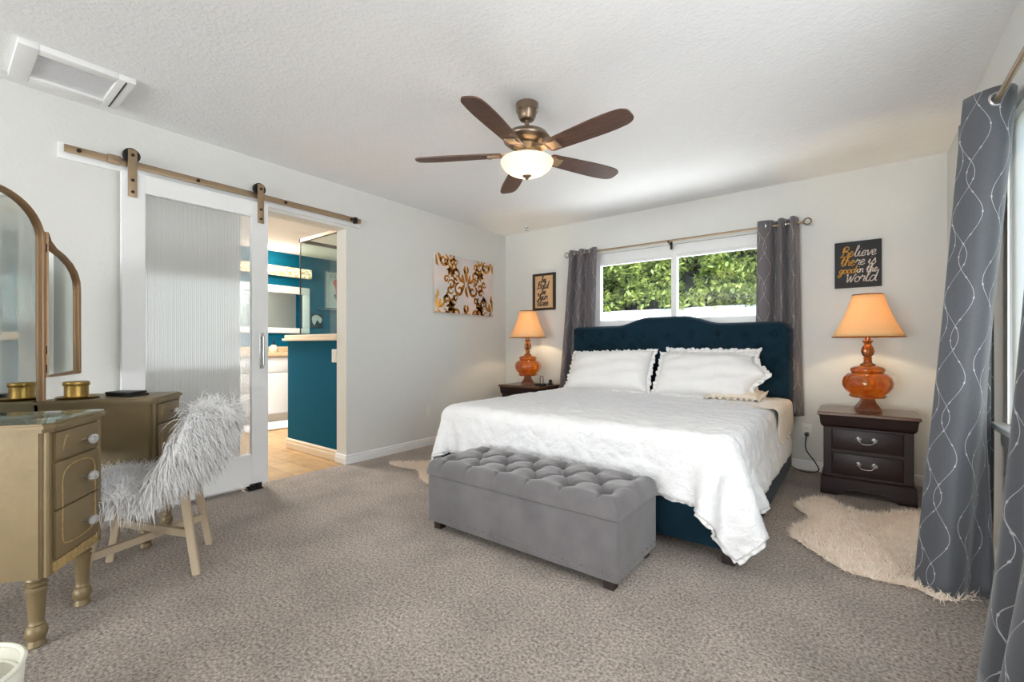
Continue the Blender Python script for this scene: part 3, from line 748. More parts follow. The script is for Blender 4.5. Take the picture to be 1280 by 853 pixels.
def frill(edge, inner, width, amp, freq, n=6):
    """wavy strip continuing a cloth edge outward"""
    e = np.array(catmull(list(edge), n)); i_ = np.array(catmull(list(inner), n))
    d = e-i_; d /= np.linalg.norm(d, axis=1, keepdims=True)+1e-9
    t = np.gradient(e, axis=0); t /= np.linalg.norm(t, axis=1, keepdims=True)+1e-9
    nn = np.cross(d, t)
    s = np.concatenate([[0], np.cumsum(np.linalg.norm(np.diff(e, axis=0), axis=1))])
    ph = s*freq*2*PI+np.sin(s*23)*1.2
    rowz = []
    for k in range(4):
        f = k/3
        rowz.append(e-d*.006+d*(width*f*(1+.15*np.sin(s*61)))[:, None]+nn*(amp*f*np.sin(ph))[:, None])
    return np.array(rowz)
bm = B()
for (e, i_) in ((P[0], P[1]), (P[:, -1], P[:, -2]), (P[:, 0], P[:, 1])):
    grid_mesh(bm, frill(e, i_, .022, .007, 22))
fr = obj('ruffled_edge', bm, 'white_fabric', q, angle=180); solidify(fr, .003)

# cream sheet showing past the quilt by the headboard
bm = B()
rowsP = []
for j in range(40):
    y = 3.50+.75*j/39
    prof = []
    for k in range(26):
        s = k/25*.56
        wv = .010*math.sin(y*70+k*.1)+.006*math.sin(y*31+2)
        if s < .30: x = BX1-.345+s; z = .612
        else:
            a = min(PI/2, (s-.30)/.05); x = BX1-.045+.045*math.sin(a); z = .612-.045*(1-math.cos(a))
            if (s-.30) > .0785: z -= (s-.30)-.0785
            x += wv*min(1, (s-.30)/.2)*1.3
        prof.append((x, y+.012*math.sin(k*.5)*(s > .4), z+.004*math.sin(k*1.3+y*40)))
    rowsP.append(prof)
PS = np.array(rowsP); grid_mesh(bm, PS)
grid_mesh(bm, frill(PS[:, -1], PS[:, -2], .03, .009, 20, 3))
o = obj('bed_sheet', bm, 'cream_fabric', angle=180); solidify(o, .005); subsurf(o, 1)
tag(o, 'cream ruffled sheet hanging past the quilt beside the headboard', 'sheet')

# pillows
def pillow(name, label, w, h, t, mtx, m='white_fabric', ear=False, frw=.042, group='pillows against the headboard'):
    root = thing(name, label, 'pillow', (0, 0, 0), 0, group); root.matrix_world = mtx
    n = 34
    def surf(sgn):
        Pp = np.zeros((n+1, n+1, 3))
        for j in range(n+1):
            for i in range(n+1):
                a, b = i/n*2-1, j/n*2-1
                k = (max(0, 1-abs(a)**3.2)*max(0, 1-abs(b)**3.0))**.5
                pinch = .06*(1-abs(b)**2)*abs(a)**6, .09*(1-abs(a)**2)*abs(b)**6
                x = w/2*a*(1-pinch[0]); y = h/2*b*(1-pinch[1])
                wr = .005*math.sin(a*9+b*5)+.004*math.sin(a*4-b*11+1)+.004*math.sin(7*a*b*3)
                z = sgn*t/2*k+wr*k
                if ear and a > .55:
                    f = (a-.55)/.45
                    g_ = max(0, 1-abs(b-.25)/.8)
                    e2 = math.exp(-((b-.15)/.38)**2); x += .13*f*e2; z += .10*f*f*e2; y -= .05*f*f*e2
                Pp[j, i] = (x, y, z)
        return Pp
    A_, C_ = surf(1), surf(-1)
    bm = B(); va = grid_mesh(bm, A_); vb = grid_mesh(bm, C_)
    bmesh.ops.remove_doubles(bm, verts=bm.verts[:], dist=1e-4)
    o = obj('cushion', bm, m, root, angle=180)
    md = o.modifiers.new('wr', 'DISPLACE'); md.texture = cloud_tex('pillow_wrinkle', .07); md.strength = .012; md.texture_coords = 'LOCAL'
    edge = list(A_[0])+list(A_[1:, -1])+list(A_[-1, :-1][::-1])+list(A_[1:-1, 0][::-1])
    inner = [np.array((p[0]*.9, p[1]*.85, p[2])) for p in edge]
    edge = edge+[edge[0]]; inner = inner+[inner[0]]
    bm = B(); grid_mesh(bm, frill(edge, inner, frw, .013, 24, 3)); f = obj('ruffle', bm, m, root, angle=180); solidify(f, .003)
    return root
def pm(x, y, z, lean, yaw=0, roll=0): return Matrix.Translation((x, y, z)) @ Matrix.Rotation(yaw, 4, 'Z') @ Matrix.Rotation(lean, 4, 'X') @ Matrix.Rotation(roll, 4, 'Z')
pillow('pillow', 'white ruffled pillow before the headboard, nearer the corner lamp', .84, .44, .25, pm(-1.905, 4.02, .795, math.radians(58), 0, math.radians(2.2)))
pillow('pillow', 'white pillow with a flopped corner, nearer the dark nightstand', .76, .42, .25, pm(-1.035, 4.00, .785, math.radians(56), 0, math.radians(-1.0)), ear=True)
pillow('pillow', 'white pillow leaning behind the one with a flopped corner', .74, .42, .12, pm(-1.02, 4.15, .80, math.radians(74), 0, math.radians(-.5)))
pillow('pillow', 'cream ruffled pillow lying flat under the flopped one', .36, .36, .09, pm(-.77, 4.0, .645, math.radians(4)), 'cream_fabric')

# ------------------------------------------------------------------ storage bench at the foot
bench = thing('storage_bench', 'grey velvet storage bench with tufted lid at the foot of the bed', 'bench', (-1.365, 1.975, 0))
bw, bd_ = 1.155, .46
bm = B(); bx(bm, -bw/2, bw/2, -bd_/2, bd_/2, .045, .305, .008); obj('body', bm, 'velvet', bench)
for x in (-bw/2+.05, bw/2-.05):
    for y in (-bd_/2+.045, bd_/2-.045):
        bm = B(); lathe(bm, [(.032, 0), (.036, .05)], 4, (x, y)); bmesh.ops.rotate(bm, verts=bm.verts[:], cent=(x, y, 0), matrix=Matrix.Rotation(PI/4, 3, 'Z')); obj('foot', bm, 'darkwood', bench, smooth=False)
nx, ny = 150, 64
btn = []
for r, (yy, off) in enumerate(((-.13, 0), (0, .5), (.13, 0))):
    for k in range(6):
        x = -.475+(k+off)*.19
        if x < .5: btn.append((x, yy))
bt = np.array(btn)
Pl = np.zeros((ny+1, nx+1, 3))
for j in range(ny+1):
    for i in range(nx+1):
        a, b = i/nx*2-1, j/ny*2-1
        x = a*(bw/2+.006); y = b*(bd_/2+.006)
        ex = min(bw/2+.006-abs(x), bd_/2+.006-abs(y))
        rnd = math.sqrt(max(0, 1-max(0, 1-ex/.055)**2))
        d = np.hypot(bt[:, 0]-x, bt[:, 1]-y).min()
        u = (x+.475)/.19; v = y/.13
        p1, p2 = (u+v*.5+.5) % 1, (u-v*.5+.5) % 1
        cr = min(min(p1, 1-p1), min(p2, 1-p2))*.16
        if abs(y) > .13:
            p3 = ((x+.475)/.19+0.0) % 1; cr = min(p3, 1-p3)*.19*1.2
        dep = .034*math.exp(-(d/.028)**2)+.014*math.exp(-(cr/.010)**2)*(1 if abs(x) < .5 else .2)
        bulge = .012*min(1, d/.09)
        Pl[j, i] = (x, y, .308+.016+rnd*(.062+bulge-dep)+.004*math.sin(x*23+y*17)*math.sin(y*19))
bm = B(); V1 = grid_mesh(bm, Pl)
Pb = Pl.copy(); Pb[..., 2] = .308; V2 = grid_mesh(bm, Pb)
for (l1, l2) in ((V1[0], V2[0]), (V1[-1], V2[-1]), ([r[0] for r in V1], [r[0] for r in V2]), ([r[-1] for r in V1], [r[-1] for r in V2])):
    for i in range(len(l1)-1): bm.faces.new((l1[i], l1[i+1], l2[i+1], l2[i]))
lid = obj('tufted_lid', bm, 'velvet', bench, angle=60)
for x, y in btn:
    bm = B(); sphere(bm, (x, y, .308+.016+.062-.030), .011, .6, 6); obj('button', bm, 'velvet', lid)
for k in range(24):
    x = -bw/2+.025+(bw-.05)*k/23
    bm = B(); sphere(bm, (x, -bd_/2-.001, .078), .0055, .8, 5); obj('nailhead', bm, 'nailm', bench)
for k in range(9):
    bm = B(); sphere(bm, (bw/2+.001, -bd_/2+.03+(bd_-.06)*k/8, .078), .0055, .8, 5); obj('nailhead', bm, 'nailm', bench)

# ------------------------------------------------------------------ nightstands
def nightstand(loc, label):
    r = thing('nightstand', label, 'nightstand', loc, 0, 'dark nightstands')
    w, d = .512, .40
    def shell(prof, name, m):
        bm = B()
        for (o0, z0), (o1, z1) in zip(prof, prof[1:]):
            pass
        rings = []
        for o_, z in prof:
            rings.append([bm.verts.new(p) for p in ((-w/2-o_, -o_, z), (w/2+o_, -o_, z), (w/2+o_, d, z), (-w/2-o_, d, z))])
        for a, b in zip(rings, rings[1:]):
            for k in range(4): bm.faces.new((a[k], a[(k+1) % 4], b[(k+1) % 4], b[k]))
        bm.faces.new(rings[0][::-1]); bm.faces.new(rings[-1])
        return obj(name, bm, m, r, angle=30)
    shell([(.012, .553), (.020, .558), (.020, .572), (.014, .578)], 'top', 'espresso_top')
    shell([(-.016, .470), (-.006, .478), (.002, .495), (.006, .535), (.010, .553)], 'cornice', 'espresso')
    bm = B(); bx(bm, -w/2+.02, w/2-.02, .012, d-.005, .13, .472); bx(bm, -w/2+.016, -w/2+.066, .004, .02, .13, .472, .004); bx(bm, w/2-.066, w/2-.016, .004, .02, .13, .472, .004); bx(bm, -w/2+.06, w/2-.06, .004, .02, .30, .318, .002)
    obj('body', bm, 'espresso', r, smooth=False)
    shell([(0, .065), (0, .118), (-.010, .126), (-.014, .135)], 'plinth', 'espresso')
    bm = B()
    arch = [(-w/2-.002, 0), (-w/2+.09, 0), (-w/2+.13, .03), (-w/2+.17, .045), (w/2-.17, .045), (w/2-.13, .03), (w/2-.09, 0), (w/2+.002, 0), (w/2+.002, .065), (-w/2-.002, .065)]
    prism(bm, arch, lambda a, z: (a, -.003, z), lambda a, z: (a, .02, z))
    for x in (-w/2, w/2-.02): bx(bm, x, x+.02, .02, d, 0, .065)
    obj('bracket_base', bm, 'espresso', r, smooth=False)
    for z0, z1 in ((.318, .464), (.142, .298)):
        bm = B(); bx(bm, -w/2+.068, w/2-.068, .001, .02, z0+.004, z1-.004, .006); dr = obj('drawer', bm, 'espresso', r)
        zc = (z0+z1)/2+.012
        bm = B()
        for x in (-.042, .042):
            lathe(bm, [(.0, -.002), (.016, -.002), (.017, .004), (.008, .008), (.006, .016), (0, .016)], 16, mtx=Matrix.Translation((x-.0, 0, zc)) @ Matrix.Rotation(PI/2, 4, 'X'))
        tube(bm, catmull([(-.042, -.018, zc), (-.036, -.024, zc-.016), (-.018, -.026, zc-.026), (.018, -.026, zc-.026), (.036, -.024, zc-.016), (.042, -.018, zc)], 5), .0038, 8)
        obj('handle', bm, 'steel', dr)
    return r
ns = nightstand((.058, 3.86, 0), 'dark two drawer nightstand beside the grey curtain')
ns2 = copy_tree(ns); ns2.location = (-2.92, 3.93, 0); ns2.scale = (1, 1, 1.05); ns2['label'] = 'dark nightstand in the far corner behind the bed'

# lamps
def table_lamp(loc, label):
    r = thing('table_lamp', label, 'table lamp', loc, 0, 'amber glass table lamps')
    bm = B(); lathe(bm, [(.098, 0), (.098, .012), (.085, .03), (.06, .06), (.05, .085), (.052, .09)], 4, mtx=Matrix.Rotation(PI/4+.0, 4, 'Z')); 
    for k in range(4): bx(bm, -.02, .02, -.072, -.06, 0, .02, .002, mtx=Matrix.Rotation(k*PI/2, 4, 'Z'))
    obj('base', bm, 'lampbrown', r, smooth=False)
    lob = lambda r_, z, a: r_*(1+.035*abs(math.cos(5*a)))
    bm = B(); lathe(bm, [(.045, .085), (.10, .095), (.108, .105), (.10, .118), (.125, .14), (.142, .17), (.146, .20), (.138, .235), (.115, .262), (.09, .272), (.098, .282), (.1, .295), (.09, .31), (.06, .32), (.035, .325)], 60, mod=lob); obj('glass_body', bm, 'amber', r, angle=50)
    flu = lambda r_, z, a: r_*(1+(.10*math.cos(8*a) if .385 < z < .47 else 0))
    bm = B(); lathe(bm, [(.045, .322), (.046, .332), (.026, .342), (.022, .365), (.027, .372), (.021, .382), (.03, .40), (.036, .425), (.03, .452), (.018, .475), (.03, .492), (.031, .50), (.016, .505), (.016, .54), (0, .54)], 40, mod=flu); obj('neck', bm, 'lampgold', r)
    bm = B()
    n = 48; prof = [(.208, .525), (.088, .83)]
    lathe_rings = []
    for j in range(9):
        f = j/8; rr = .208+(.088-.208)*f-.012*math.sin(PI*f); z = .525+.305*f
        lathe_rings.append([(rr*math.cos(2*PI*k/n), rr*math.sin(2*PI*k/n), z) for k in range(n)])
    grid_mesh(bm, np.array(lathe_rings), True)
    sh = obj('lamp_shade', bm, 'shade', r); solidify(sh, .002)
    for rr, z in ((.209, .526), (.089, .829)):
        bm = B(); tube(bm, [(rr*math.cos(2*PI*k/n), rr*math.sin(2*PI*k/n), z) for k in range(n)], .004, 6, True); obj('shade_trim', bm, 'lampgold', sh)
    bm = B(); tube(bm, [(-.09, 0, .8), (0, 0, .8), (.09, 0, .8)], .002, 6); tube(bm, [(0, -.09, .8), (0, .09, .8)], .002, 6); tube(bm, catmull([(0, .012, .53), (0, .05, .6), (0, .05, .72), (0, 0, .80)], 6), .002, 6); tube(bm, catmull([(0, -.012, .53), (0, -.05, .6), (0, -.05, .72), (0, 0, .80)], 6), .002, 6); obj('shade_harp', bm, 'steel', r)
    bm = B(); lathe(bm, [(0, .54), (.012, .545), (.014, .57), (.03, .61), (.03, .63), (.018, .65), (0, .656)], 16); obj('bulb', bm, 'bulb', r)
    return r
table_lamp((.068, 4.10, .578), 'lit amber glass lamp on the two drawer nightstand by the curtain').rotation_euler = (0, 0, math.radians(8))
table_lamp((-2.965, 4.16, .608), 'lit amber glass lamp on the nightstand in the far corner').rotation_euler = (0, 0, math.radians(30))
lamp('lamp_bulb_light', 'POINT', (.068, 4.10, .578+.66), 8, (1, .78, .47), radius=.03)
lamp('lamp_bulb_light', 'POINT', (-2.965, 4.16, .608+.66), 8, (1, .78, .47), radius=.03)
cs = thing('charging_stand', 'small black stand with a wire loop beside the corner lamp', 'stand', (-2.71, 4.06, .608))
bm = B(); bx(bm, -.07, .05, -.035, .035, 0, .022, .005); obj('base', bm, 'black', cs)
bm = B(); tube(bm, catmull([(-.018, 0, .02), (-.018, 0, .08), (-.01, 0, .1), (.012, 0, .1), (.02, 0, .08), (.02, 0, .02)], 5), .004, 8); obj('wire_loop', bm, 'darkmetal', cs)
bm = B(); lathe(bm, [(0, 0), (.032, 0), (.032, .012), (.018, .02), (.02, .05), (.014, .056), (0, .056)], 16); tag(obj('watch_charger', bm, 'black', loc=(-2.595+.0, 4.22, .0)), 'small dark charging puck on the nightstand in the far corner', 'charger').location = (-2.70, 4.22, .608)

# ------------------------------------------------------------------ curtains
def curtain(name, label, m, top, bot, z0, z1, n=5, power=1.0, mid=None, group=None, th=.004):
    r = thing(name, label, 'curtain', (0, 0, 0), 0, group)
    T = np.array(catmull(top, n)); Bm = np.array(catmull(bot, n))
    s = np.concatenate([[0], np.cumsum(np.linalg.norm(np.diff((T+Bm)/2, axis=0), axis=1))])
    nz = 48; rows_ = []
    for j in range(nz+1):
        f = j/nz; w_ = f**power
        xy = T*(1-w_)+Bm*w_
        z = z1+(z0-z1)*f
        sway = .006*np.sin(s*14+f*5)*f
        rows_.append(np.column_stack([xy[:, 0]+sway, xy[:, 1], np.full(len(xy), z)]))
    Pc = np.array(rows_)
    bm = B(); uv = bm.loops.layers.uv.new('UVMap')
    V = grid_mesh(bm, Pc)
    idx = {v: (j, i) for j, row in enumerate(V) for i, v in enumerate(row)}
    for f in bm.faces:
        for l in f.loops:
            j, i = idx[l.vert]; l[uv].uv = (s[i], Pc[j, i, 2])
    o = obj('panel', bm, m, r, angle=180); solidify(o, th)
    return r, T
def grommet(parent, c, axis, r=.024):
    bm = B(); tube(bm, [(r*math.cos(2*PI*k/20), r*math.sin(2*PI*k/20), 0) for k in range(20)], .006, 8, True)
    q_ = Vector((0, 0, 1)).rotation_difference(Vector(axis)).to_matrix().to_4x4()
    bmesh.ops.transform(bm, matrix=Matrix.Translation(c) @ q_, verts=bm.verts[:]); obj('grommet', bm, 'steel', parent)
RY, RZ = 4.40, 2.066
top = [(-2.56, 4.41), (-2.535, 4.36), (-2.50, 4.36), (-2.475, 4.43), (-2.44, 4.43), (-2.415, 4.36), (-2.38, 4.36), (-2.355, 4.43), (-2.325, 4.42), (-2.25, 4.36), (-2.205, 4.37)]
bot = [(-2.70, 4.41), (-2.66, 4.37), (-2.62, 4.37), (-2.585, 4.43), (-2.55, 4.43), (-2.51, 4.37), (-2.47, 4.37), (-2.43, 4.43), (-2.39, 4.42), (-2.30, 4.37), (-2.25, 4.38)]
c1, T = curtain('window_curtain', 'grey grommet curtain at the window side nearer the corner lamp', 'curtB', top, bot, .46, 2.105, group='curtains at the bed window')
for p in ((-2.488, 4.40), (-2.428, 4.40), (-2.368, 4.40), (-2.295, 4.388)): grommet(c1, (p[0], p[1], RZ), (1, .2, 0))
top = [(-.675, 4.365), (-.645, 4.355), (-.575, 4.38), (-.55, 4.44), (-.53, 4.43), (-.515, 4.37), (-.49, 4.36), (-.465, 4.43), (-.445, 4.43), (-.43, 4.36), (-.405, 4.35), (-.38, 4.43)]
bot = [(-.70, 4.37), (-.665, 4.36), (-.59, 4.38), (-.56, 4.44), (-.535, 4.43), (-.515, 4.37), (-.485, 4.36), (-.46, 4.43), (-.44, 4.43), (-.415, 4.36), (-.385, 4.35), (-.345, 4.44)]
c2, T = curtain('window_curtain', 'grey grommet curtain at the window side nearer the dark nightstand', 'curtB', top, bot, .46, 2.115, group='curtains at the bed window')
for p in ((-.62, 4.372), (-.523, 4.40), (-.478, 4.40), (-.437, 4.40)): grommet(c2, (p[0], p[1], RZ), (1, .5, 0))
rod = thing('curtain_rod', 'slim bronze curtain rod with ring finials above the bed window', 'curtain rod', (-1.45, RY, RZ))
bm = B(); tube(bm, [(-1.12, 0, 0), (1.10, 0, 0)], .0095, 12); obj('pole', bm, 'railm', rod)
for x in (-1.145, 1.135):
    bm = B(); tube(bm, [(x+.026*math.cos(2*PI*k/20), 0, .026*math.sin(2*PI*k/20)) for k in range(20)], .006, 8, True); sphere(bm, (x-.03*np.sign(x), 0, 0), .011, 1, 6); obj('finial', bm, 'nickel', rod)
for x in (-1.1, 0, 1.06):
    bm = B(); tube(bm, [(x, .086, -.03), (x, .03, -.03), (x, .0, -.016)], .006, 8); bx(bm, x-.012, x+.012, .080, .087, -.07, .02, .002); bx(bm, x-.008, x+.008, -.014, .014, -.02, .0, .002); obj('bracket', bm, 'darkmetal', rod)
# side window curtains
top = [(.350, 2.585), (.385, 2.548), (.435, 2.525), (.478, 2.535), (.50, 2.60), (.46, 2.66), (.385, 2.69), (.37, 2.73), (.44, 2.76), (.505, 2.79), (.46, 2.85), (.38, 2.87), (.40, 2.92), (.50, 2.94)]
bot = [(.205, 2.60), (.245, 2.555), (.295, 2.535), (.335, 2.56), (.36, 2.61), (.40, 2.625), (.438, 2.63), (.448, 2.68), (.36, 2.73), (.37, 2.78), (.47, 2.81), (.37, 2.86), (.38, 2.92), (.49, 2.94)]
c3, T = curtain('window_curtain', 'long grey curtain with silver vine lines gathered at the side window far end', 'curtR', top, bot, .012, 2.05, n=8, group='curtains at the side window')
for p in ((.437, 2.526), (.437, 2.668), (.437, 2.76), (.437, 2.857)): grommet(c3, (p[0], p[1], 2.0), (-.35, 1, 0))
top = [(.40, 1.80), (.48, 1.77), (.50, 1.72), (.40, 1.68), (.37, 1.64), (.46, 1.60), (.50, 1.56), (.40, 1.52), (.37, 1.48), (.46, 1.44), (.49, 1.40), (.40, 1.36)]
bot = [(.40, 2.05), (.345, 2.03), (.302, 1.985), (.31, 1.92), (.36, 1.88), (.33, 1.82), (.29, 1.76), (.33, 1.70), (.39, 1.66), (.33, 1.60), (.31, 1.54), (.38, 1.48)]
c4, T = curtain('window_curtain', 'long grey curtain sweeping the carpet at the near end of the side window', 'curtR', top, bot, .012, 2.05, n=8, group='curtains at the side window')
for p in ((.44, 1.785), (.44, 1.695), (.43, 1.61), (.44, 1.535), (.43, 1.45)): grommet(c4, (p[0], p[1], 2.0), (.5, 1, 0))
rod2 = thing('curtain_rod', 'slim champagne curtain rod along the side window', 'curtain rod', (.437, 2.0, 2.0))
bm = B(); tube(bm, [(0, -2.0, 0), (0, .98, 0)], .0105, 12); obj('pole', bm, 'railm', rod2)
for y in (-2.02, 1.0):
    bm = B(); sphere(bm, (0, y, 0), .022, 1, 8); obj('finial', bm, 'nickel', rod2)
for y in (-1.9, -.8, .965):
    bm = B(); tube(bm, [(.085, y, -.02), (.03, y, -.02), (0, y, -.012)], .006, 8); bx(bm, .08, .088, y-.012, y+.012, -.05, .03, .002); obj('bracket', bm, 'nickel', rod2)

# ------------------------------------------------------------------ lettering and wall art
G = {
 'a': ([[(.85, .85), (.5, 1), (.12, .6), (.12, .2), (.4, 0), (.75, .4), (.88, .98), (.85, .2), (1.1, .1)]], 1.0),
 'b': ([[(0, .3), (.38, 1.6), (.42, 2), (.22, 1.8), (.18, .3), (.4, 0), (.78, .3), (.68, .9), (.3, .75)]], .9),
 'B': ([[(.1, 1.0), (.35, 1.9), (.3, .8), (.15, .0), (-.1, .1)], [(.05, 1.6), (.5, 2.05), (1.0, 1.75), (.8, 1.25), (.4, 1.1), (.95, 1.0), (1.1, .5), (.8, .05), (.35, .1)]], 1.2),
 'c': ([[(.65, .8), (.4, 1), (.1, .55), (.15, .15), (.4, 0), (.75, .25)]], .75),
 'd': ([[(.75, .85), (.4, 1), (.1, .5), (.3, 0), (.7, .4), (.98, 2), (.85, .2), (1.1, .12)]], 1.0),
 'e': ([[(0, .4), (.55, .6), (.55, .95), (.3, 1), (.1, .5), (.3, 0), (.8, .28)]], .75),
 'g': ([[(.75, .85), (.4, 1), (.1, .55), (.3, .1), (.7, .5), (.8, 1), (.65, -.5), (.3, -.95), (.05, -.6), (.6, -.1), (.95, .2)]], .9),
 'h': ([[(0, .3), (.45, 1.6), (.38, 2), (.22, 1.6), (.18, 0), (.28, .7), (.55, 1), (.7, .7), (.7, .1), (.95, .15)]], .9),
 'i': ([[(0, .3), (.22, 1), (.22, .2), (.42, 0), (.62, .25)], [(.32, 1.45), (.36, 1.5)]], .55),
 'l': ([[(0, .3), (.48, 1.6), (.42, 2.1), (.24, 1.7), (.2, .3), (.4, 0), (.65, .25)]], .58),
 'n': ([[(0, .8), (.15, 1), (.15, 0), (.3, .7), (.6, 1), (.72, .6), (.72, .1), (.95, .15)]], .9),
 'o': ([[(.5, 1), (.15, .75), (.12, .25), (.4, 0), (.72, .35), (.6, .9), (.45, .95), (.85, .8)]], .82),
 'r': ([[(0, .5), (.2, 1.15), (.32, .9), (.6, .95), (.52, .2), (.8, .12)]], .72),
 's': ([[(0, .2), (.38, 1.1), (.45, .75), (.6, .3), (.35, 0), (.05, .12)]], .66),
 't': ([[(.05, .5), (.35, 1.75), (.28, .25), (.45, 0), (.68, .2)], [(0, 1.15), (.65, 1.25)]], .62),
 'u': ([[(0, .7), (.12, 1), (.12, .25), (.35, 0), (.65, .4), (.72, 1), (.72, .15), (.95, .12)]], .9),
 'v': ([[(0, .8), (.18, 1), (.38, 0), (.75, .9), (.92, .9)]], .8),
 'W': ([[(0, 1.2), (.15, 1.4), (.3, 0), (.65, 1.1), (.8, 0), (1.2, 1.3), (1.35, 1.2)]], 1.25),
 'Y': ([[(-.1, 1.5), (.2, 1.9), (.35, 1.2), (.6, 1.1), (.95, 1.9), (.75, .3), (.4, -.5), (0, -.3), (.4, .1), (.9, .3)]], 1.0),
}
def letters(bm, text, x, y, s, r, fn, slant=.22):
    for ch in text:
        if ch == ' ': x += .5*s; continue
        strokes, adv = G[ch]
        for st in strokes:
            pts = [fn(x+(p[0]+slant*p[1])*s, y+p[1]*s) for p in catmull(st, 5)]
            tube(bm, pts, r, 6, flat=.35 if False else None)
        x += adv*s
    return x
bs = thing('wall_sign', 'black square sign with gold and white script above the lamp', 'sign', (.0115, YB, 1.687))
bm = B(); bx(bm, -.147, .147, -.022, 0, -.183, .183, .003); obj('board', bm, 'board', bs)
fn = lambda x, y: (x, -.0225, y)
bmg, bmw = B(), B()
def two(gold, white, x, y, s):
    x = letters(bmg, gold, x, y, s, .0036, fn); letters(bmw, white, x+.004, y, s, .0032, fn)
two('Be', 'lieve', -.108, .062, .040)
two('the', 're is', -.112, -.008, .040)
two('good', 'in the', -.122, -.068, .0305)
letters(bmw, 'World', -.080, -.140, .044, .0034, fn)
obj('gold_lettering', bmg, 'lettergold', bs); obj('white_lettering', bmw, 'letterwhite', bs)
fs = thing('framed_sign', 'narrow dark framed kraft paper sign with black script', 'sign', (-2.952, YB, 1.686))
bm = B()
for (a, b, c, d) in ((-.16, .16, .192, .22), (-.16, .16, -.22, -.192), (-.16, -.13, -.192, .192), (.13, .16, -.192, .192)): bx(bm, a, b, -.025, 0, c, d, .003)
obj('frame', bm, 'frame_dk', fs)
bm = B(); bx(bm, -.131, .131, -.010, -.002, -.193, .193); obj('paper', bm, 'kraft', fs)
bm = B(); fn = lambda x, y: (x, -.0115, y)
for t, x, y, s in (('be', -.04, .115, .036), ('Bold', -.095, .04, .042), ('be', -.04, -.03, .036), ('Your', -.10, -.095, .042), ('class', -.10, -.165, .042)): letters(bm, t, x, y, s, .0052, fn)
obj('lettering', bm, 'black', fs)
# damask canvas
art = thing('canvas_art', 'canvas with gold damask scrolls on the long wall', 'wall art', (XL, 3.716, 1.715))
m, N, L, Pn = newmat('canvas_ground')
tc = N.new('ShaderNodeTexCoord'); nz = N.new('ShaderNodeTexNoise'); nz.inputs['Scale'].default_value = 4; nz.inputs['Detail'].default_value = 5
L.new(tc.outputs['Object'], nz.inputs['Vector']); cr = N.new('ShaderNodeValToRGB'); cr.color_ramp.elements[0].color = lin((204, 200, 200)); cr.color_ramp.elements[1].color = lin((232, 214, 206)); cr.color_ramp.elements[0].position = .35; cr.color_ramp.elements[1].position = .65
L.new(nz.outputs['Fac'], cr.inputs[0]); L.new(cr.outputs[0], Pn.inputs['Base Color']); Pn.inputs['Roughness'].default_value = .45; M['canvas'] = m
M['foil'] = mat('gold_foil', (204, 140, 62), .25, metal=.9, var=.3, scale=9)
bm = B(); bx(bm, 0, .038, -.47, .47, -.318, .318, .004); obj('canvas', bm, 'canvas', art)
bm = B()
def ribbon(pts, wid):
    k = len(pts)
    P2 = np.array(pts); t = np.gradient(P2, axis=0); t /= np.linalg.norm(t, axis=1, keepdims=True)+1e-9
    nn = np.column_stack([-t[:, 1], t[:, 0]])
    Lp = P2+nn*np.array(wid)[:, None]; Rp = P2-nn*np.array(wid)[:, None]
    cl = lambda q: (np.clip(q[0], -.468, .468), np.clip(q[1], -.316, .316))
    a = [bm.verts.new((.0392, *cl(p))) for p in Lp]; b = [bm.verts.new((.0392, *cl(p))) for p in Rp]
    for i in range(k-1): bm.faces.new((a[i], a[i+1], b[i+1], b[i]))
def scroll(cx_, cy_, r_, turns, d_, a0, w_):
    n_ = 26; pts = []; wid = []
    for i in range(n_+1):
        f = i/n_; rr = r_*(1-.82*f); a = a0+d_*2*PI*turns*f
        pts.append((cx_+rr*math.cos(a), cy_+rr*math.sin(a))); wid.append(w_*(.35+.9*math.sin(PI*min(1, f*1.05))**.8))
    ribbon(pts, wid)
def petal(cx_, cy_, l_, a, w_):
    n_ = 10; pts = []; wid = []
    for i in range(n_+1):
        f = i/n_; bend = a+.5*f*(1 if w_ > 0 else -1)
        pts.append((cx_+l_*f*math.cos(bend), cy_+l_*f*math.sin(bend))); wid.append(abs(w_)*math.sin(PI*f)**.7+.0005)
    ribbon(pts, wid)
for (ox, oy) in ((.235, .15), (-.235, .15), (.235, -.24), (-.235, -.24)):
    for a_ in range(7): petal(ox, oy, .075, a_*2*PI/7, .016)
    for sg_ in (-1, 1):
        scroll(ox+sg_*.07, oy+.09, .04, 1.2, sg_, 0, .010); scroll(ox+sg_*.07, oy-.10, .042, 1.2, -sg_, 0, .010)
for (ox, oy) in ((0, .02), (.46, -.28), (-.46, -.28), (.46, .32), (-.46, .32), (0, -.42)):
    for sg_ in (-1, 1):
        scroll(ox+sg_*.11, oy-.07, .075, 1.25, -sg_, PI/2, .014)
        scroll(ox+sg_*.15, oy+.10, .07, 1.2, sg_, -PI/2, .013)
        scroll(ox+sg_*.23, oy-.02, .055, 1.2, sg_, PI, .012)
        scroll(ox+sg_*.21, oy+.22, .05, 1.1, -sg_, 0, .011)
        petal(ox+sg_*.02, oy, .12, PI/2-sg_*.8, sg_*.022); petal(ox+sg_*.02, oy, .11, -PI/2+sg_*.9, -sg_*.02)
        petal(ox+sg_*.015, oy+.12, .09, PI/2-sg_*.5, sg_*.018); petal(ox+sg_*.05, oy+.02, .10, PI/2-sg_*1.35, sg_*.018)
        petal(ox+sg_*.27, oy+.09, .08, PI/2-sg_*.2, sg_*.016); petal(ox+sg_*.29, oy-.1, .08, -PI/2, sg_*.016)
    petal(ox, oy+.02, .15, PI/2-.25, .026); petal(ox, oy-.02, .13, -PI/2-.25, .02)
obj('gold_scrolls', bm, 'foil', art, smooth=False)

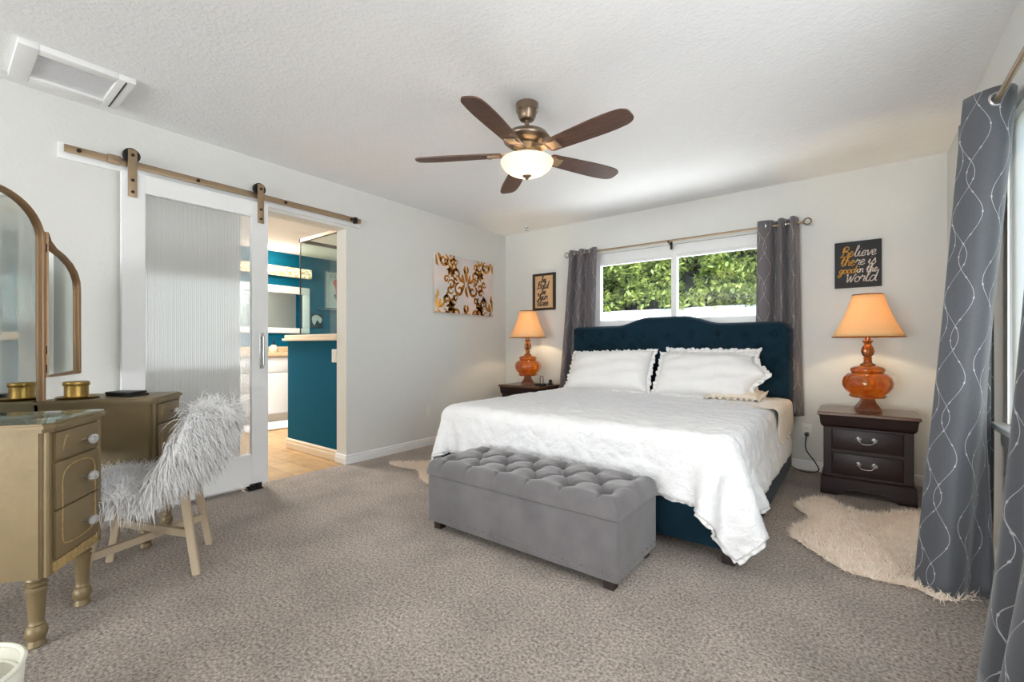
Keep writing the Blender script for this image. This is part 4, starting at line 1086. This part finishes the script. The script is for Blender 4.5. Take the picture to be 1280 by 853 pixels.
# ------------------------------------------------------------------ vanity table with three mirrors
VA = Vector((-2.19, .244, 0)); VR = math.radians(145.2)
van = thing('vanity_table', 'antique gold vanity table with glass knobs and twin pedestals', 'vanity table', VA, VR)
VT = .776
def knob(parent, x, z, y=-.012):
    bm = B(); lathe(bm, [(.006, 0), (.006, .012), (.010, .016), (.010, .02)], 12, mtx=Matrix.Translation((x, y, z)) @ Matrix.Rotation(PI/2, 4, 'X')); k_ = obj('knob', bm, 'steel', parent)
    bm = B(); sphere(bm, (0, 0, 0), .0195, 1, 8); bmesh.ops.transform(bm, matrix=Matrix.Translation((x, y-.030, z)) @ Matrix.Diagonal((1.25, .75, .95, 1)), verts=bm.verts[:]); obj('glass', bm, 'knob', k_)
def leg(x, y):
    bm = B()
    lathe(bm, [(.0, 0), (.022, 0), (.027, .006), (.022, .025), (.027, .035), (.030, .05), (.027, .066), (.020, .075), (.023, .079), (.020, .084), (.021, .10), (.026, .185), (.030, .2), (.024, .208), (.031, .216), (.024, .224), (.031, .235), (.027, .25), (0, .25)], 24, (x, y))
    obj('leg', bm, 'vgold', van)
def pedestal(x0, x1, inner_side):
    bm = B()
    c = .018; d = .46
    poly = [(x0+c, 0), (x1-c, 0), (x1, c), (x1, d), (x0, d), (x0, c)]
    prism(bm, poly, lambda a, b: (a, b, .25), lambda a, b: (a, b, VT-.03))
    for xs_ in (x0, x1):
        s_ = -1 if xs_ == x0 else 1
        bx(bm, min(xs_, xs_+s_*.004), max(xs_, xs_+s_*.004), c, .06, .25, VT-.03)
        bx(bm, min(xs_, xs_+s_*.004), max(xs_, xs_+s_*.004), d-.05, d, .25, VT-.03)
    for xx in (x0+.012, x1-.012): tube(bm, [(xx, .003, .25), (xx, .003, VT-.03)], .010, 10)
    obj('pedestal', bm, 'vgold', van, angle=35)
    bm = B(); bx(bm, x0+.03, x1-.03, -.006, .004, .25, .288, .002); obj('carved_apron', bm, 'vgold_d', van)
    for z0, z1 in ((.642, .738), (.468, .632), (.296, .463)):
        bm = B(); bx(bm, x0+.034, x1-.034, -.012, .004, z0, z1, .003); dr = obj('drawer', bm, 'vgold', van)
        xa, xb = x0+.065, x1-.065; zc = (z0+z1)/2
        if z0 > .6: pts = [(xa, zc-.02), (xa+.015, zc+.022), (xa+.03, zc+.03)]
        elif z0 > .45: pts = [(xa, z0), (xa, z0+.1), (xa+.03, z0+.135), ((xa+xb)/2, z0+.145), (xb-.03, z0+.135), (xb, z0+.1), (xb, z0)]
        else: pts = [(xa, z1), (xa, z0+.06), (xa+.03, z0+.035), ((xa+xb)/2, z0+.03), (xb-.03, z0+.035), (xb, z0+.06), (xb, z1)]
        bm = B(); tube(bm, [(p[0], -.0125, p[1]) for p in catmull(pts, 4)], .0022, 6); obj('inlay_line', bm, 'vgold_d', dr)
        knob(dr, x0+.19 if x0 < .5 else x0+.18, zc-.005)
    for x in (x0+.045, x1-.02):
        for y in (.05, .415): leg(x, y)
    o_ = .018
    bm = B()
    poly = [(x0-o_, -.004), (x0+.01, -o_-.004), (x1-.01, -o_-.004), (x1+o_, -.004), (x1+o_, d+.01), (x0-o_, d+.01)]
    for k_, (za, zb, ins) in enumerate(((VT-.032, VT-.018, .010), (VT-.018, VT-.006, 0), (VT-.006, VT, .008))):
        cxp, cyp = (x0+x1)/2, d/2
        pp = [(a+(ins if a < cxp else -ins), b+(ins if b < cyp else -ins)) for a, b in poly]
        prism(bm, pp, lambda a, b: (a, b, za), lambda a, b: (a, b, zb))
    obj('table_top', bm, 'vgold', van, smooth=False)
pedestal(0, .325, 1); pedestal(.80, 1.12, 0)
bm = B(); bx(bm, .325, .80, .2, .46, .40, .425, .004); bx(bm, .325, .80, .2, .22, .34, .40, .004); obj('center_shelf', bm, 'vgold', van)
bm = B(); bx(bm, -.008, .333, -.010, .455, VT+.0005, VT+.0055, .0015); tag(obj('glass_top', bm, 'topglass', loc=VA, rotz=VR), 'clear glass sheet lying on the near vanity pedestal', 'glass sheet')
def mirror_panel(outline, name_, y, hinge=None):
    """outline in (x, z)"""
    mtx = Matrix.Identity(4) if hinge is None else Matrix.Translation((hinge[0], y, 0)) @ Matrix.Rotation(hinge[1], 4, 'Z') @ Matrix.Translation((-hinge[0], -y, 0))
    o2 = [np.array(p) for p in outline]
    k = len(o2); cen = sum(o2)/k
    ins = []
    for i in range(k):
        a, b, c = o2[i-1], o2[i], o2[(i+1) % k]
        t = (c-a)/np.linalg.norm(c-a); nn = np.array([-t[1], t[0]])
        if np.dot(cen-b, nn) < 0: nn = -nn
        ins.append((b, nn))
    prof = [(0, 0), (0, -.018), (.006, -.026), (.012, -.024), (.016, -.018), (.022, -.020), (.026, -.010), (.026, 0)]
    bm = B(); rings = [[bm.verts.new((b[0]+nn[0]*w_, y+d_, b[1]+nn[1]*w_)) for w_, d_ in prof] for b, nn in ins]
    for i in range(k):
        a, b = rings[i], rings[(i+1) % k]
        for j in range(len(prof)): bm.faces.new((a[j], a[(j+1) % len(prof)], b[(j+1) % len(prof)], b[j]))
    bmesh.ops.transform(bm, matrix=mtx, verts=bm.verts[:])
    fr_ = obj('mirror_frame', bm, 'mframe', van, angle=50)
    bm = B(); prism(bm, [tuple(b+nn*.02) for b, nn in ins], lambda a, z: (a, y-.008, z), lambda a, z: (a, y-.003, z))
    bmesh.ops.transform(bm, matrix=mtx, verts=bm.verts[:]); obj('mirror_glass', bm, 'mirror', fr_, smooth=False)
    bm = B(); prism(bm, [tuple(b+nn*.004) for b, nn in ins], lambda a, z: (a, y-.002, z), lambda a, z: (a, y+.006, z))
    bmesh.ops.transform(bm, matrix=mtx, verts=bm.verts[:]); obj('backing_board', bm, 'frame_dk', fr_, smooth=False)
MX0, MX1, MY = .285, .835, .475
mc = (MX0+MX1)/2; mw = (MX1-MX0)/2
out = [(MX0, .50), (MX0, 1.0), (MX0, 1.4)]+[(mc-mw*math.cos(PI*i/24), 1.535+.20*math.sin(PI*i/24)**.9) for i in range(25)]+[(MX1, 1.4), (MX1, 1.0), (MX1, .50)]
mirror_panel(out, 'center', MY)
w_out = [(0, .885), (0, 1.60), (.035, 1.568), (.09, 1.540), (.17, 1.522), (.25, 1.490), (.305, 1.45), (.338, 1.40), (.345, 1.34), (.345, 1.1), (.345, .885)]
mirror_panel([(MX1+.008+a, z) for a, z in w_out], 'wing', MY, (MX1+.008, math.radians(6)))
mirror_panel([(MX0-.008-a, z) for a, z in w_out], 'wing', MY, (MX0-.008, math.radians(-6)))
for z in (.93, 1.02, 1.52):
    bm = B(); tube(bm, [(MX1+.004, MY-.022, z-.02), (MX1+.004, MY-.022, z+.02)], .004, 8); obj('hinge', bm, 'darkmetal', van)
def vw(x, y, z):
    c_, s_ = math.cos(VR), math.sin(VR); return (VA.x+x*c_-y*s_, VA.y+x*s_+y*c_, z)
tr = thing('round_tray', 'shallow round gold tray on the far vanity pedestal', 'tray', vw(.890, .352, VT))
bm = B(); lathe(bm, [(0, 0), (.072, 0), (.082, .006), (.086, .010), (.082, .010), (.072, .004), (0, .004)], 40); obj('dish', bm, 'goldbox', tr)
gb = thing('gold_box', 'round lidded gold box standing on the tray', 'box', vw(.890, .36, VT+.005))
bm = B(); lathe(bm, [(0, 0), (.044, 0), (.048, .006), (.046, .012), (.046, .062), (0, .062)], 36); obj('body', bm, 'goldbox', gb)
bm = B(); lathe(bm, [(0, .060), (.050, .060), (.052, .064), (.050, .078), (.045, .081), (0, .082)], 36); obj('lid', bm, 'goldbox', gb)
bm = B(); bx(bm, -.078, .078, -.052, .052, 0, .011, .005); t1 = obj('tablet', bm, 'black', loc=vw(.958, .175, VT), rotz=VR+math.radians(62)); tag(t1, 'black tablet lying under another on the vanity', 'tablet', 'tablets on the vanity')
bm = B(); bx(bm, -.072, .072, -.05, .05, 0, .014, .006); t2 = obj('tablet', bm, 'black', loc=vw(.955, .18, VT+.0115), rotz=VR+math.radians(70)); tag(t2, 'black tablet on top of another on the vanity', 'tablet', 'tablets on the vanity')

# ------------------------------------------------------------------ fur covered chair
def strands(bm, base, nrm, length, droop, width, seed=1, seg=4, curl=.35):
    r = np.random.default_rng(seed); n = len(base)
    t = r.normal(size=(n, 3)); d = nrm+t*curl; d /= np.linalg.norm(d, axis=1, keepdims=True)
    L_ = length*(.55+.7*r.random(n))
    side = np.cross(d, r.normal(size=(n, 3))); side /= np.linalg.norm(side, axis=1, keepdims=True)+1e-9
    pts = [base-nrm*.003]; p = base.copy(); dd = d.copy()
    wob = r.normal(size=(n, 3))*.25
    for k in range(seg):
        dd = dd+np.array([0, 0, -1])*droop+wob*(.3); dd /= np.linalg.norm(dd, axis=1, keepdims=True)
        p = p+dd*(L_/seg)[:, None]; pts.append(p)
    for i in range(n):
        prev = None
        for k in range(seg+1):
            w_ = width*(1-.85*k/seg)
            a = bm.verts.new(pts[k][i]-side[i]*w_); b = bm.verts.new(pts[k][i]+side[i]*w_)
            if prev: bm.faces.new((prev[0], prev[1], b, a))
            prev = (a, b)
CR = math.radians(-24.8)
chair = thing('fur_chair', 'chair draped in shaggy white fur with crossed beige legs', 'chair', (-2.615, .644, 0), CR)
prof = [(-.225, .415), (-.225, .435), (-.19, .447), (-.10, .445), (0, .438), (.08, .438), (.14, .448), (.185, .475), (.215, .52), (.245, .58), (.268, .635), (.288, .68), (.30, .71), (.308, .722)]
pc_ = np.array(catmull(prof, 4)); npf = len(pc_); nu = 29
def half(f):
    w_ = .235
    if f > .70: w_ = .235*math.sqrt(max(.03, 1-((f-.70)/.32)**2.4))
    if f < .12: w_ = .235*(.84+.16*f/.12)
    return w_
Ps = np.zeros((npf, nu, 3))
sl_ = np.concatenate([[0], np.cumsum(np.linalg.norm(np.diff(pc_, axis=0), axis=1))]); sl_ /= sl_[-1]
for i in range(npf):
    w_ = half(sl_[i])
    for k in range(nu):
        u = k/(nu-1)*2-1
        g_ = min(1, max(0, (sl_[i]-.38)/.25))
        curv = .15*g_*u*u
        drop = .035*abs(u)**5*(sl_[i] < .45)
        Ps[i, k] = (u*w_, pc_[i, 0]-curv, pc_[i, 1]-drop)
bm = B(); grid_mesh(bm, Ps); sh = obj('seat_shell', bm, 'furw', chair, angle=180); solidify(sh, .045, -1)
# fur on both faces of the shell
def sample_grid(Pg, n, seed, flip=1):
    r = np.random.default_rng(seed); a, b = Pg.shape[0]-1, Pg.shape[1]-1
    area = np.linalg.norm(np.cross(Pg[1:, :-1]-Pg[:-1, :-1], Pg[:-1, 1:]-Pg[:-1, :-1]), axis=-1).ravel()
    idx = r.choice(a*b, n, p=area/area.sum()); ii, kk = idx//b, idx % b
    u, v = r.random(n)[:, None], r.random(n)[:, None]
    p00, p10, p01, p11 = Pg[ii, kk], Pg[ii+1, kk], Pg[ii, kk+1], Pg[ii+1, kk+1]
    p = p00*(1-u)*(1-v)+p10*u*(1-v)+p01*(1-u)*v+p11*u*v
    nn = np.cross(p01-p00, p10-p00); nn /= np.linalg.norm(nn, axis=1, keepdims=True)+1e-9
    return p, nn*flip
p_, n_ = sample_grid(Ps, 10, 1)
up = 1 if n_[np.argmin(np.abs(p_[:, 1]))][2] > 0 else -1
bm = B()
pa, na = sample_grid(Ps, 5000, 2, up); strands(bm, pa, na, .055, .34, .0022, 3)
pb, nb = sample_grid(Ps[int(npf*.36):], 7000, 4, -up); strands(bm, pb+nb*.044, nb, .075, .46, .0024, 5)
edge_pts = np.concatenate([Ps[:, 0], Ps[:, -1], Ps[0], Ps[-1]])
edge_n = np.concatenate([np.tile([-1., 0, 0], (npf, 1)), np.tile([1., 0, 0], (npf, 1)), np.tile([0, -1., -.1], (nu, 1)), np.tile([0, .2, .8], (nu, 1))])
r_ = np.random.default_rng(9); ix = r_.choice(len(edge_pts), 5200)
e_p = edge_pts[ix]+r_.normal(size=(5200, 3))*.010; e_p[:, 2] -= r_.random(5200)*.035
strands(bm, e_p, edge_n[ix], .095, .46, .0023, 6)
fur = obj('shaggy_fur', bm, 'furw', chair, smooth=False); fur['kind'] = 'stuff'
tops = {'a': (.15, -.135), 'b': (.15, .135), 'c': (-.15, .135), 'd': (-.15, -.135)}; feet = {'a': (.175, -.215), 'b': (.17, .19), 'c': (-.175, .20), 'd': (-.17, -.20)}
def bar(bm, p0, p1, w0, w1, t_):
    p0, p1 = Vector(p0), Vector(p1); d = (p1-p0).normalized(); s_ = d.cross(Vector((0, 0, 1)) if abs(d.z) < .8 else Vector((1, 0, 0))).normalized(); q_ = s_.cross(d)
    vs = []
    for p, w_ in ((p0, w0), (p1, w1)):
        vs.append([bm.verts.new(p+s_*a*t_+q_*b*w_) for a, b in ((-1, -1), (1, -1), (1, 1), (-1, 1))])
    for k in range(4): bm.faces.new((vs[0][k], vs[0][(k+1) % 4], vs[1][(k+1) % 4], vs[1][k]))
    bm.faces.new(vs[0][::-1]); bm.faces.new(vs[1])
lp = {}
for k in 'abcd':
    t_, f_ = tops[k], feet[k]
    bm = B(); bar(bm, (t_[0], t_[1], .41), (f_[0], f_[1], 0), .022, .015, .016); bmesh.ops.bevel(bm, geom=bm.edges[:], offset=.004, segments=2, affect='EDGES'); obj('leg', bm, 'beigewood', chair)
    lp[k] = lambda z, t_=t_, f_=f_: (f_[0]+(t_[0]-f_[0])*z/.41, f_[1]+(t_[1]-f_[1])*z/.41, z)
bm = B(); bar(bm, lp['a'](.155), lp['c'](.155), .016, .016, .011); obj('cross_stretcher', bm, 'beigewood', chair, smooth=False)
bm = B(); bar(bm, lp['d'](.19), lp['b'](.19), .016, .016, .011); obj('cross_stretcher', bm, 'beigewood', chair, smooth=False)
bm = B(); bx(bm, -.16, .16, -.15, .15, .365, .40, .004); obj('seat_frame', bm, 'beigewood', chair)

# ------------------------------------------------------------------ sheepskin rugs
def fur_rug(name, label, outline, seed, n, length=.036):
    rg = thing(name, label, 'rug', (0, 0, 0), 0, 'sheepskin rugs by the bed')
    out_ = np.array(catmull(outline, 6, True)); cen = out_.mean(0)
    K = 10; rings = [[(*(cen+(p-cen)*f), .012 if f < .95 else .004) for p in out_] for f in np.linspace(.02, .965, K)]
    Pg = np.array(rings); bm = B(); grid_mesh(bm, Pg, True); bk = obj('hide', bm, 'rug', rg, angle=180)
    r = np.random.default_rng(seed)
    f = np.sqrt(r.random(n))*1.0; f = np.where(r.random(n) < .25, .93+.06*r.random(n), f); i = r.integers(0, len(out_), n); t_ = r.random(n)[:, None]
    e_ = out_[i]*(1-t_)+out_[(i+1) % len(out_)]*t_
    p2 = cen+(e_-cen)*f[:, None]
    base = np.column_stack([p2, np.full(n, .012)])
    nr = np.column_stack([(e_-cen)*.5*f[:, None]**3, np.full(n, .8)]); nr /= np.linalg.norm(nr, axis=1, keepdims=True)
    bm = B(); strands(bm, base, nr, length, .22, .0022, seed+1, 3, .5)
    bmesh.ops.translate(bm, verts=bm.verts[:], vec=(0, 0, 0))
    for v in bm.verts: v.co.z = max(v.co.z, .003)
    w_ = obj('wool_pile', bm, 'rug', rg, smooth=False); w_['kind'] = 'stuff'
fur_rug('sheepskin_rug', 'cream sheepskin rug on the carpet before the nightstand', [(-.25, 3.60), (-.15, 3.66), (-.05, 3.52), (.1, 3.50), (.25, 3.68), (.40, 3.74), (.47, 3.4), (.47, 3.0), (.44, 2.70), (.30, 2.50), (.20, 2.55), (.10, 2.54), (-.05, 2.56), (-.18, 2.72), (-.28, 2.85), (-.27, 3.0), (-.22, 3.2), (-.31, 3.40)], 11, 9000)
fur_rug('sheepskin_rug', 'cream sheepskin rug poking out beyond the bed and bench', [(-3.21, 2.455), (-3.05, 2.62), (-2.90, 2.78), (-2.75, 2.95), (-2.60, 3.3), (-2.50, 3.2), (-2.50, 2.6), (-2.50, 2.28), (-2.62, 2.30), (-2.72, 2.36), (-2.88, 2.47), (-3.05, 2.45)], 21, 5000)

# ------------------------------------------------------------------ basket at the near corner
bk = thing('laundry_basket', 'cream fabric basket on the carpet before the vanity legs', 'basket', (-1.69, .008, 0))
bm = B()
n = 48
def sq(r, a, k=.0): return r
prof = [(.11, 0), (.122, .05), (.13, .12), (.138, .2), (.142, .255)]
lathe(bm, prof, n); bmesh.ops.delete(bm, geom=[f for f in bm.faces if len(f.verts) > 4 and f.calc_center_median().z > .2], context='FACES_ONLY')
o = obj('body', bm, 'basket', bk); solidify(o, .006)
bm = B(); tube(bm, [(.142*math.cos(2*PI*k/n), .142*math.sin(2*PI*k/n), .256) for k in range(n)], .006, 8, True); obj('rim', bm, 'basket', bk)
bm = B()
for z in (.06, .1, .14, .18, .22): tube(bm, [((.121+.05*z)*math.cos(2*PI*k/n), (.121+.05*z)*math.sin(2*PI*k/n), z) for k in range(n)], .004, 6, True)
obj('ribs', bm, 'basket', bk)

# ------------------------------------------------------------------ garden outside the bed window
bm = B(); bx(bm, -14, 8, 5.3, 16, -.2, 0); struct('ground', bm, 'ground', smooth=False)
fence = thing('garden_fence', 'white vinyl fence under the hedge outside the window', 'fence', (-3, 8.2, 0))
bm = B(); bx(bm, -7, 5, 0, .04, 0, 1.72); obj('panel', bm, 'vinyl', fence, smooth=False)
for k in range(7):
    bm = B(); bx(bm, -6.9+k*1.9, -6.77+k*1.9, -.05, .08, 0, 1.72, .01); obj('post', bm, 'vinyl', fence)
bm = B(); bx(bm, -7, 5, -.03, .07, 1.48, 1.56, .01); obj('rail', bm, 'vinyl', fence)
hedge = thing('hedge', 'tall sunlit green hedge beyond the bed window', 'hedge', (-3, 8.9, 0))
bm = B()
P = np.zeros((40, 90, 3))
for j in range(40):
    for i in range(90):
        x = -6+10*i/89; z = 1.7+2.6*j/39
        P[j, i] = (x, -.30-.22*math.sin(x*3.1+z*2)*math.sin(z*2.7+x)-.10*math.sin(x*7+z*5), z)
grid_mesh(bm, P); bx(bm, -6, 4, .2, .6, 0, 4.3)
obj('dark_backing', bm, 'leafshade', hedge, angle=180)  # dark sheet behind the leaves, coloured as the shade in the gaps
bm = B()
r = np.random.default_rng(33)
from mathutils import noise as mnoise
nl = 26000
for q_ in range(nl):
    x = r.uniform(-3.6, 3.2); z = r.uniform(1.58, 4.0)
    low = 1.72+.10*mnoise.noise((x*2.3, 0, 5))
    if z < low or mnoise.noise((x*2.6, z*3.0, 1.7)) < -.40+.3*(r.random()-.5): continue
    y = -.32-.22*math.sin(x*3.1+z*2)*math.sin(z*2.7+x)-.10*math.sin(x*7+z*5)-abs(r.normal())*.13
    if z < 2.05: y -= .22
    s_ = r.uniform(.035, .075)
    R_ = Matrix.Rotation(r.uniform(0, 2*PI), 3, 'Z') @ Matrix.Rotation(r.uniform(-1.2, 1.2), 3, 'X') @ Matrix.Rotation(r.uniform(-.8, .8), 3, 'Y')
    pts = [(0, -1, 0), (.45, -.3, .12), (.42, .35, .12), (0, 1, -.1), (-.42, .35, .12), (-.45, -.3, .12), (0, 0, 0)]
    vs = [bm.verts.new(Vector((x, y, z))+R_ @ (Vector(p)*s_)) for p in pts]
    bm.faces.new((vs[0], vs[1], vs[2], vs[3], vs[6])); bm.faces.new((vs[0], vs[6], vs[3], vs[4], vs[5]))
lf = obj('leaves', bm, 'leaf', hedge, smooth=False); lf['kind'] = 'stuff'
